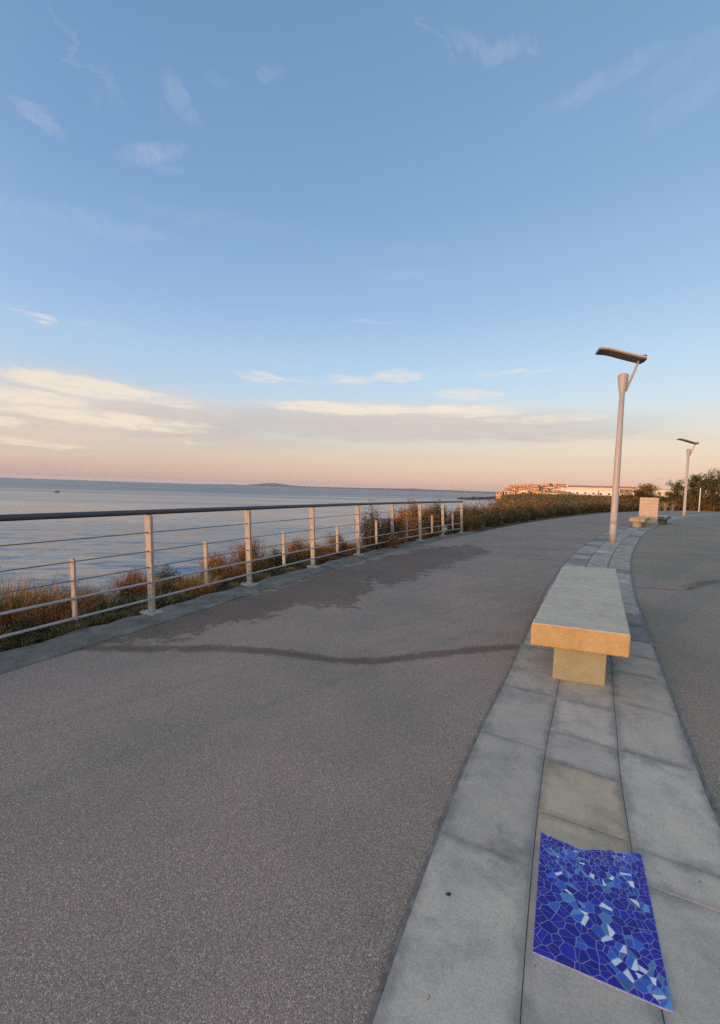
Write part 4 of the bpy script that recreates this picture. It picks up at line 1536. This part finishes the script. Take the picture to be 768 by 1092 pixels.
# hedge of bushes that lines the promenade beyond the railing
hs = []
for k, v in enumerate(((shD, 'dark_shrub'), (shB, 'twiggy_shrub'), (shC, 'russet_shrub'), (shA, 'leafy_shrub'))):
    hs.append(v)
HK = [p for p in KL if 14.9 < p[1] < 60]
acc = 0.0
hk_arc = [0.0]
for a, b in zip(HK[:-1], HK[1:]): hk_arc.append(hk_arc[-1] + math.hypot(*(b - a)))
HKA = np.array(HK)
d_ = 0.2
hr_ = random.Random(5)
cnt = 0
big = {}
for nm, seed, mats in (('dark', 31, ['darkgreen', 'green', 'darkgreen', 'olive']), ('olive', 32, ['olive', 'rust', 'green', 'darkgreen']), ('russet', 33, ['rust', 'olive', 'rust'])):
    big[nm] = shrub_mesh(nm + '_hedge_shrub', seed, 0.95, 1.25, 150, 60, 0.052, [T['twig']] + [T[q_] for q_ in mats], dens_low=0.1, upright=0.12, aspect=0.4)
while d_ < hk_arc[-1]:
    x = float(np.interp(d_, hk_arc, HKA[:, 0])); y = float(np.interp(d_, hk_arc, HKA[:, 1]))
    x1_ = float(np.interp(d_ + 0.3, hk_arc, HKA[:, 0])); y1_ = float(np.interp(d_ + 0.3, hk_arc, HKA[:, 1]))
    l = math.hypot(x1_ - x, y1_ - y) or 1
    nx, ny = -(y1_ - y) / l, (x1_ - x) / l
    e = hr_.uniform(0.75, 1.15) + min(1.2, d_ * 0.02)
    sc_ = hr_.choice((0.50, 0.58, 0.66, 0.74)) if d_ < 26 else hr_.uniform(0.58, 0.85)
    which = hr_.choices(['dark', 'olive', 'russet'], [5, 4, 3] if d_ < 25 else [3, 4, 4])[0]
    lbl = {'dark': 'dark green bush in the hedge edging the promenade past the railing', 'olive': 'olive brown bush in the hedge edging the promenade past the railing', 'russet': 'russet bush in the hedge edging the promenade past the railing'}[which]
    plant('hedge_shrub', big[which], x + nx * e, y + ny * e, sc_, lbl, 'shrub', which + ' bushes of the promenade hedge', sz=hr_.uniform(0.85, 1.05), z=-0.12)
    if hr_.random() < 0.75:
        which = hr_.choice(['olive', 'russet', 'dark'])
        lbl = {'dark': 'dark green bush in the hedge edging the promenade past the railing', 'olive': 'olive brown bush in the hedge edging the promenade past the railing', 'russet': 'russet bush in the hedge edging the promenade past the railing'}[which]
        plant('hedge_shrub', big[which], x + nx * (e + 1.7), y + ny * (e + 1.7), sc_ * 0.98, lbl, 'shrub', which + ' bushes of the promenade hedge', z=-0.15)
    d_ += hr_.uniform(0.85, 1.2) * (1 + d_ * 0.012)

# scrub over the ground behind the hedge: reads as one brown mass
sb = MB()
sr = random.Random(77)
for k in range(3000):
    y = 20 + 330 * sr.random() ** 1.9
    azr = R(sr.uniform(13.5, 45))
    x = math.tan(azr) * y
    # only on the seaward side of the promenade
    kx = np.interp(y, KL[:, 1], KL[:, 0])
    if x > kx - 2.2: continue
    if y > 300 and sr.random() < 0.5: continue
    zz = lz1(x, y)
    if zz < -2.6: continue
    dist = math.hypot(x, y)
    size = 0.055 + dist * 0.0015
    hh = sr.uniform(0.4, 1.15) * (1 + min(dist, 150) * 0.0018)
    rr = sr.uniform(0.5, 1.4) * (1 + dist * 0.010)
    mi = sr.choices([0, 1, 2, 3], [4, 3, 3, 2])[0]
    for q_ in range(44):
        p = Vector((x + sr.gauss(0, 0.45) * rr, y + sr.gauss(0, 0.45) * rr, zz + hh * sr.random() ** 0.8))
        leaf_quad(sb, p, size * sr.uniform(0.7, 1.6), sr, mi if sr.random() < 0.8 else sr.randrange(4), sr.random(), 0.55)
tag(sb.build('scrub', [T['olive'], T['rust'], T['green'], T['darkgreen']], fix=False), kind='stuff')


# ------------------------------------------------------------------ trees at the right
def tree(loc, h, cw, seed, label, mats, lean=0.0, low=0.25, nl=30):
    r_ = random.Random(seed)
    z0 = lz1(*loc) if loc[1] > 45 else -0.1
    b = empty('tree', (loc[0], loc[1], z0))
    tag(b, label, 'tree', 'trees beyond the promenade')
    tk = MB(); cr = MB()
    tips = []
    top = Vector((lean, 0, h * 0.72))
    trunk = [Vector((0, 0, -0.2)), Vector((lean * 0.1, 0.05, h * 0.2)), Vector((lean * 0.4, -0.05, h * 0.45)), top]
    tk.tube(trunk, [0.035 * h, 0.028 * h, 0.02 * h, 0.008 * h], 8)
    tips.append((top + Vector((0, 0, 0.12 * h)), 0.8)); tips.append((top, 1.0))
    for k in range(nl):
        t = r_.uniform(low, 1.0)
        f = t * 3
        i = min(int(f), 2)
        p = trunk[i].lerp(trunk[i + 1], f - i)
        a = r_.uniform(0, 6.283)
        ln = cw * (0.5 + 0.6 * r_.random()) * (1.05 - 0.55 * abs(t - 0.5) * 2 * 0.8)
        tip = p + Vector((math.cos(a) * ln, math.sin(a) * ln, h * r_.uniform(0.05, 0.26)))
        md = p.lerp(tip, 0.55) + Vector((0, 0, 0.03 * h))
        tk.tube([p, md, tip], [0.010 * h, 0.006 * h, 0.002 * h], 5, cap=False)
        tips.append((tip, r_.uniform(0.55, 1.0))); tips.append((md, r_.uniform(0.4, 0.8)))
    tk.build('trunk', M['bark'], b, smooth=True, fix=False)
    for p, k in tips:
        mi = r_.randrange(len(mats))
        rr = k * 0.135 * h
        for q_ in range(int(90 * k)):
            v = Vector((r_.gauss(0, 0.5), r_.gauss(0, 0.5), r_.gauss(0, 0.42))) * rr
            leaf_quad(cr, p + v, 0.20 * r_.uniform(0.6, 1.3), r_, mi if r_.random() < 0.8 else r_.randrange(len(mats)), r_.random(), 0.5)
    cr.build('crown', [M[q_] for q_ in mats], b, fix=False)
    return b


def at_px(px, Y): return (math.tan(math.atan2(*ray(px, 530)[:2])) * Y, Y)


tree(at_px(690, 66), 4.2, 1.35, 3, 'small russet tree with a ragged top behind the upright stone slab', ['olive', 'rust', 'darkgreen'])
tree(at_px(682, 64), 2.9, 1.2, 4, 'low bushy russet tree left of the ragged small tree', ['rust', 'olive', 'darkgreen'], low=0.1)
tree(at_px(719, 63), 4.4, 1.55, 5, 'round dark olive tree left of the distant street lamp', ['darkgreen', 'green', 'darkgreen', 'olive'], low=0.2)
tree(at_px(748, 60), 6.0, 1.9, 6, 'tallest dark tree, directly right of the distant street lamp', ['darkgreen', 'green', 'darkgreen', 'olive'], lean=0.1)
tree(at_px(739, 61), 5.6, 1.1, 12, 'slim dark tree between the distant street lamp and the tallest tree', ['darkgreen', 'green', 'olive'], low=0.2)
tree(at_px(762, 58), 5.7, 2.0, 9, 'broad dark tree at the right edge of the photo', ['darkgreen', 'green', 'olive'], low=0.12)
tree(at_px(777, 57), 6.2, 2.0, 10, 'dark tree cut by the right edge of the photo', ['darkgreen', 'green', 'darkgreen', 'olive'], low=0.12)
# shrubs under the trees
und = shrub_mesh('undergrowth_shrub', 51, 1.7, 1.6, 120, 46, 0.15, [T['twig'], T['rust'], T['olive'], T['darkgreen']], dens_low=0.05)
for px in (668, 676, 686, 696, 706, 716, 726, 737, 745, 754, 762, 771, 780):
    for Y, sc_ in ((60, 1.0), (68, 1.2)):
        x, y = at_px(px + rnd.uniform(-4, 4), Y + rnd.uniform(-2, 2))
        plant('undergrowth_shrub', und, x, y, sc_ * rnd.uniform(0.8, 1.15), 'brown bush growing among the trees on the right', 'shrub', 'bushes under the trees on the right')
# pale dry stalks in the scrub behind the far benches
for i, px in enumerate((703, 710, 717)):
    x, y = at_px(px, 54)
    me_ = shrub_mesh('pale_dry_shrub', 60 + i, 0.62, 1.35 - i * 0.1, 16, 10, 0.10, [T['pale'], T['pale']], upright=0.35)
    mb_ = me_
    for v in mb_.vertices: pass
    plant('pale_dry_shrub', me_, x, y, 1.0, 'bare pale dry bush standing out in the scrub behind the far benches', 'shrub', 'pale dry bushes behind the far benches')

# thin white pole among the trees
x, y = at_px(746.5, 52)
wp = empty('white_pole', (x, y, lz1(x, y)))
tag(wp, 'thin white pole in front of the dark trees on the right', 'pole')
q = MB(); q.tube([(0, 0, -0.1), (0, 0, 3.0)], [0.06, 0.05], 10); q.build('shaft', M['wall_white'], wp, smooth=True)
q = MB(); q.tube([(0, 0, 3.0), (0, 0, 3.06)], [0.07, 0.03], 10); q.build('cap', M['wall_white'], wp)


# ------------------------------------------------------------------ the distant town
def house(px, Y, zb, w, d, h, wall, label, group, roof='gable', name='house', windows=0, rz=None):
    x, y = at_px(px, Y)
    b = empty(name, (x, y, zb), math.atan2(-x, y) + (rnd.uniform(-0.5, 0.5) if rz is None else rz))
    tag(b, label, 'house' if name == 'house' else 'building', group)
    q = MB(); q.box((0, 0, (h - 3) / 2), (w, d, h + 3)); q.build('wall', M[wall], b)
    q = MB()
    if roof == 'gable':
        rh = min(w, d) * 0.13
        q.add([(-w / 2 - .3, -d / 2 - .3, h), (w / 2 + .3, -d / 2 - .3, h), (w / 2 + .3, d / 2 + .3, h), (-w / 2 - .3, d / 2 + .3, h), (-w / 2 - .3, 0, h + rh), (w / 2 + .3, 0, h + rh)],
              [(0, 1, 5, 4), (2, 3, 4, 5), (0, 4, 3), (1, 2, 5), (3, 2, 1, 0)])
        q.build('roof', M['terra'], b)
    else:
        q.box((0, 0, h + 0.2), (w + 0.3, d + 0.3, 0.4)); q.build('roof', M['terra'] if roof == 'terra' else M[wall], b)
    if not windows and name == 'house': windows = 2
    elif not windows: windows = max(3, int(w / 5))
    for k in range(windows):
        wq = MB()
        wq.box((-w / 2 + w * (k + 0.5) / windows, -d / 2 - 0.03, h * 0.6), (min(1.6, w / windows * 0.5), 0.08, 1.5))
        wq.build('window', M['window'], b)
    return b


hr2 = random.Random(14)
TG = 'small houses of the distant town'
rows_t = [(360, 531, 602, 0.4, 11), (376, 533, 604, 3.0, 11), (392, 537, 604, 5.6, 10), (412, 541, 602, 7.4, 8)]
cols = ['wall_pink', 'wall_ochre', 'wall_pink', 'wall_cream']
words = {'wall_pink': 'small reddish house packed among others in the distant seaside town', 'wall_ochre': 'small ochre house packed among others in the distant seaside town', 'wall_cream': 'small cream house packed among others in the distant seaside town'}
for Y, xa, xb, zb, n in rows_t:
    for k in range(n):
        px = xa + (xb - xa) * (k + hr2.uniform(0.2, 0.8)) / n
        wl = hr2.choice(cols)
        edge = sm(np.array([px]), 522, 572)[0]
        house(px, Y + hr2.uniform(-4, 4), zb * (0.45 + 0.55 * float(edge)), hr2.uniform(4.0, 7.5), hr2.uniform(5, 8), hr2.uniform(3.0, 5.4) * (0.6 + 0.4 * float(edge)), wl, words[wl], {'wall_pink': 'reddish', 'wall_ochre': 'ochre', 'wall_cream': 'cream'}[wl] + ' ' + TG, hr2.choice(('gable', 'terra', 'flat')))
house(551, 352, -0.6, 9, 8, 2.2, 'wall_white', 'low white house at the seaward foot of the distant town', None, 'flat')
house(592, 355, 0.2, 20, 9, 3.4, 'wall_cream', 'wide cream house at the right foot of the clustered town', None, 'gable', rz=0.1)
house(600, 372, 1.0, 11, 9, 6.6, 'wall_cream', 'taller pale house at the right end of the clustered town', None, 'flat', rz=0.1)
house(632, 380, 1.2, 40, 12, 8.6, 'wall_cream', 'long pale block with a broad terracotta roof in the distant town', None, 'gable', 'apartment_building', rz=0.06)
house(620, 360, 0.6, 24, 10, 6.2, 'wall_white', 'bright pale block in front of the long terracotta roofed block', None, 'flat', 'apartment_building', rz=-0.05)
house(640, 356, 0.8, 18, 10, 5.4, 'wall_white', 'lower bright pale block right of the tallest pale block in the town', None, 'flat', 'apartment_building', rz=0.08)
house(668, 360, 1.0, 30, 10, 3.6, 'wall_cream', 'long low cream building to the right of the near lamp pole', None, 'flat', 'apartment_building', rz=0.05)
house(652, 420, 4.0, 40, 12, 7.0, 'wall_ochre', 'long ochre building on the rise behind the near lamp pole', None, 'gable', 'apartment_building', rz=0.0)
house(703, 240, 1.6, 26, 10, 5.0, 'wall_cream', 'pale building with a row of dark windows behind the trees', None, 'terra', 'apartment_building', windows=7, rz=0.0)
house(738, 250, 1.6, 26, 10, 3.4, 'wall_cream', 'low pale building seen between the trees at the right', None, 'terra', 'apartment_building', windows=4, rz=0.0)

# small dark dead leaf on the left slab
x, y = gp(478, 957)
q = MB()
q.add([(-0.018, 0, 0.004), (0.0, 0.009, 0.009), (0.02, 0.001, 0.006), (0.002, -0.010, 0.002), (-0.018, 0, 0.001), (0.0, 0.009, 0.006), (0.02, 0.001, 0.003), (0.002, -0.010, -0.001)],
      [(0, 1, 2, 3), (7, 6, 5, 4), (0, 4, 5, 1), (1, 5, 6, 2), (2, 6, 7, 3), (3, 7, 4, 0)])
o = q.build('dead_leaf', M['dark'])
o.location = (x, y, 0.0105)
o.scale = (0.6, 0.6, 0.6)
tag(o, 'tiny dark dead leaf lying on the pale paving beside the asphalt', 'leaf')

# ------------------------------------------------------------------ air
HAZE = True
if HAZE:
    q = MB()
    q.box((0, 6500, 70), (40000, 42000, 160))
    hz = bpy.data.materials.new('haze'); hz.use_nodes = True
    nt = hz.node_tree; nt.nodes.clear()
    out = nt.nodes.new('ShaderNodeOutputMaterial')
    pv = nt.nodes.new('ShaderNodeVolumePrincipled')
    pv.inputs['Color'].default_value = (0.80, 0.80, 0.86, 1)
    pv.inputs['Density'].default_value = 3.4e-5
    pv.inputs['Anisotropy'].default_value = 0.0
    nt.links.new(pv.outputs[0], out.inputs['Volume'])
    tag(q.build('haze', hz), kind='stuff')

# ------------------------------------------------------------------ render settings
SC.view_settings.view_transform = 'Standard'
SC.view_settings.look = 'None'
SC.view_settings.exposure = 0.0
SC.view_settings.gamma = 1.0
SC.view_settings.use_curve_mapping = False
SC.render.engine = 'CYCLES'
SC.cycles.use_denoising = False
SC.cycles.denoiser = 'OPENIMAGEDENOISE'
SC.cycles.max_bounces = 6
SC.cycles.diffuse_bounces = 3
SC.cycles.glossy_bounces = 3
SC.cycles.volume_bounces = 0
SC.cycles.sample_clamp_indirect = 6
SC.cycles.caustics_reflective = False
SC.cycles.caustics_refractive = False
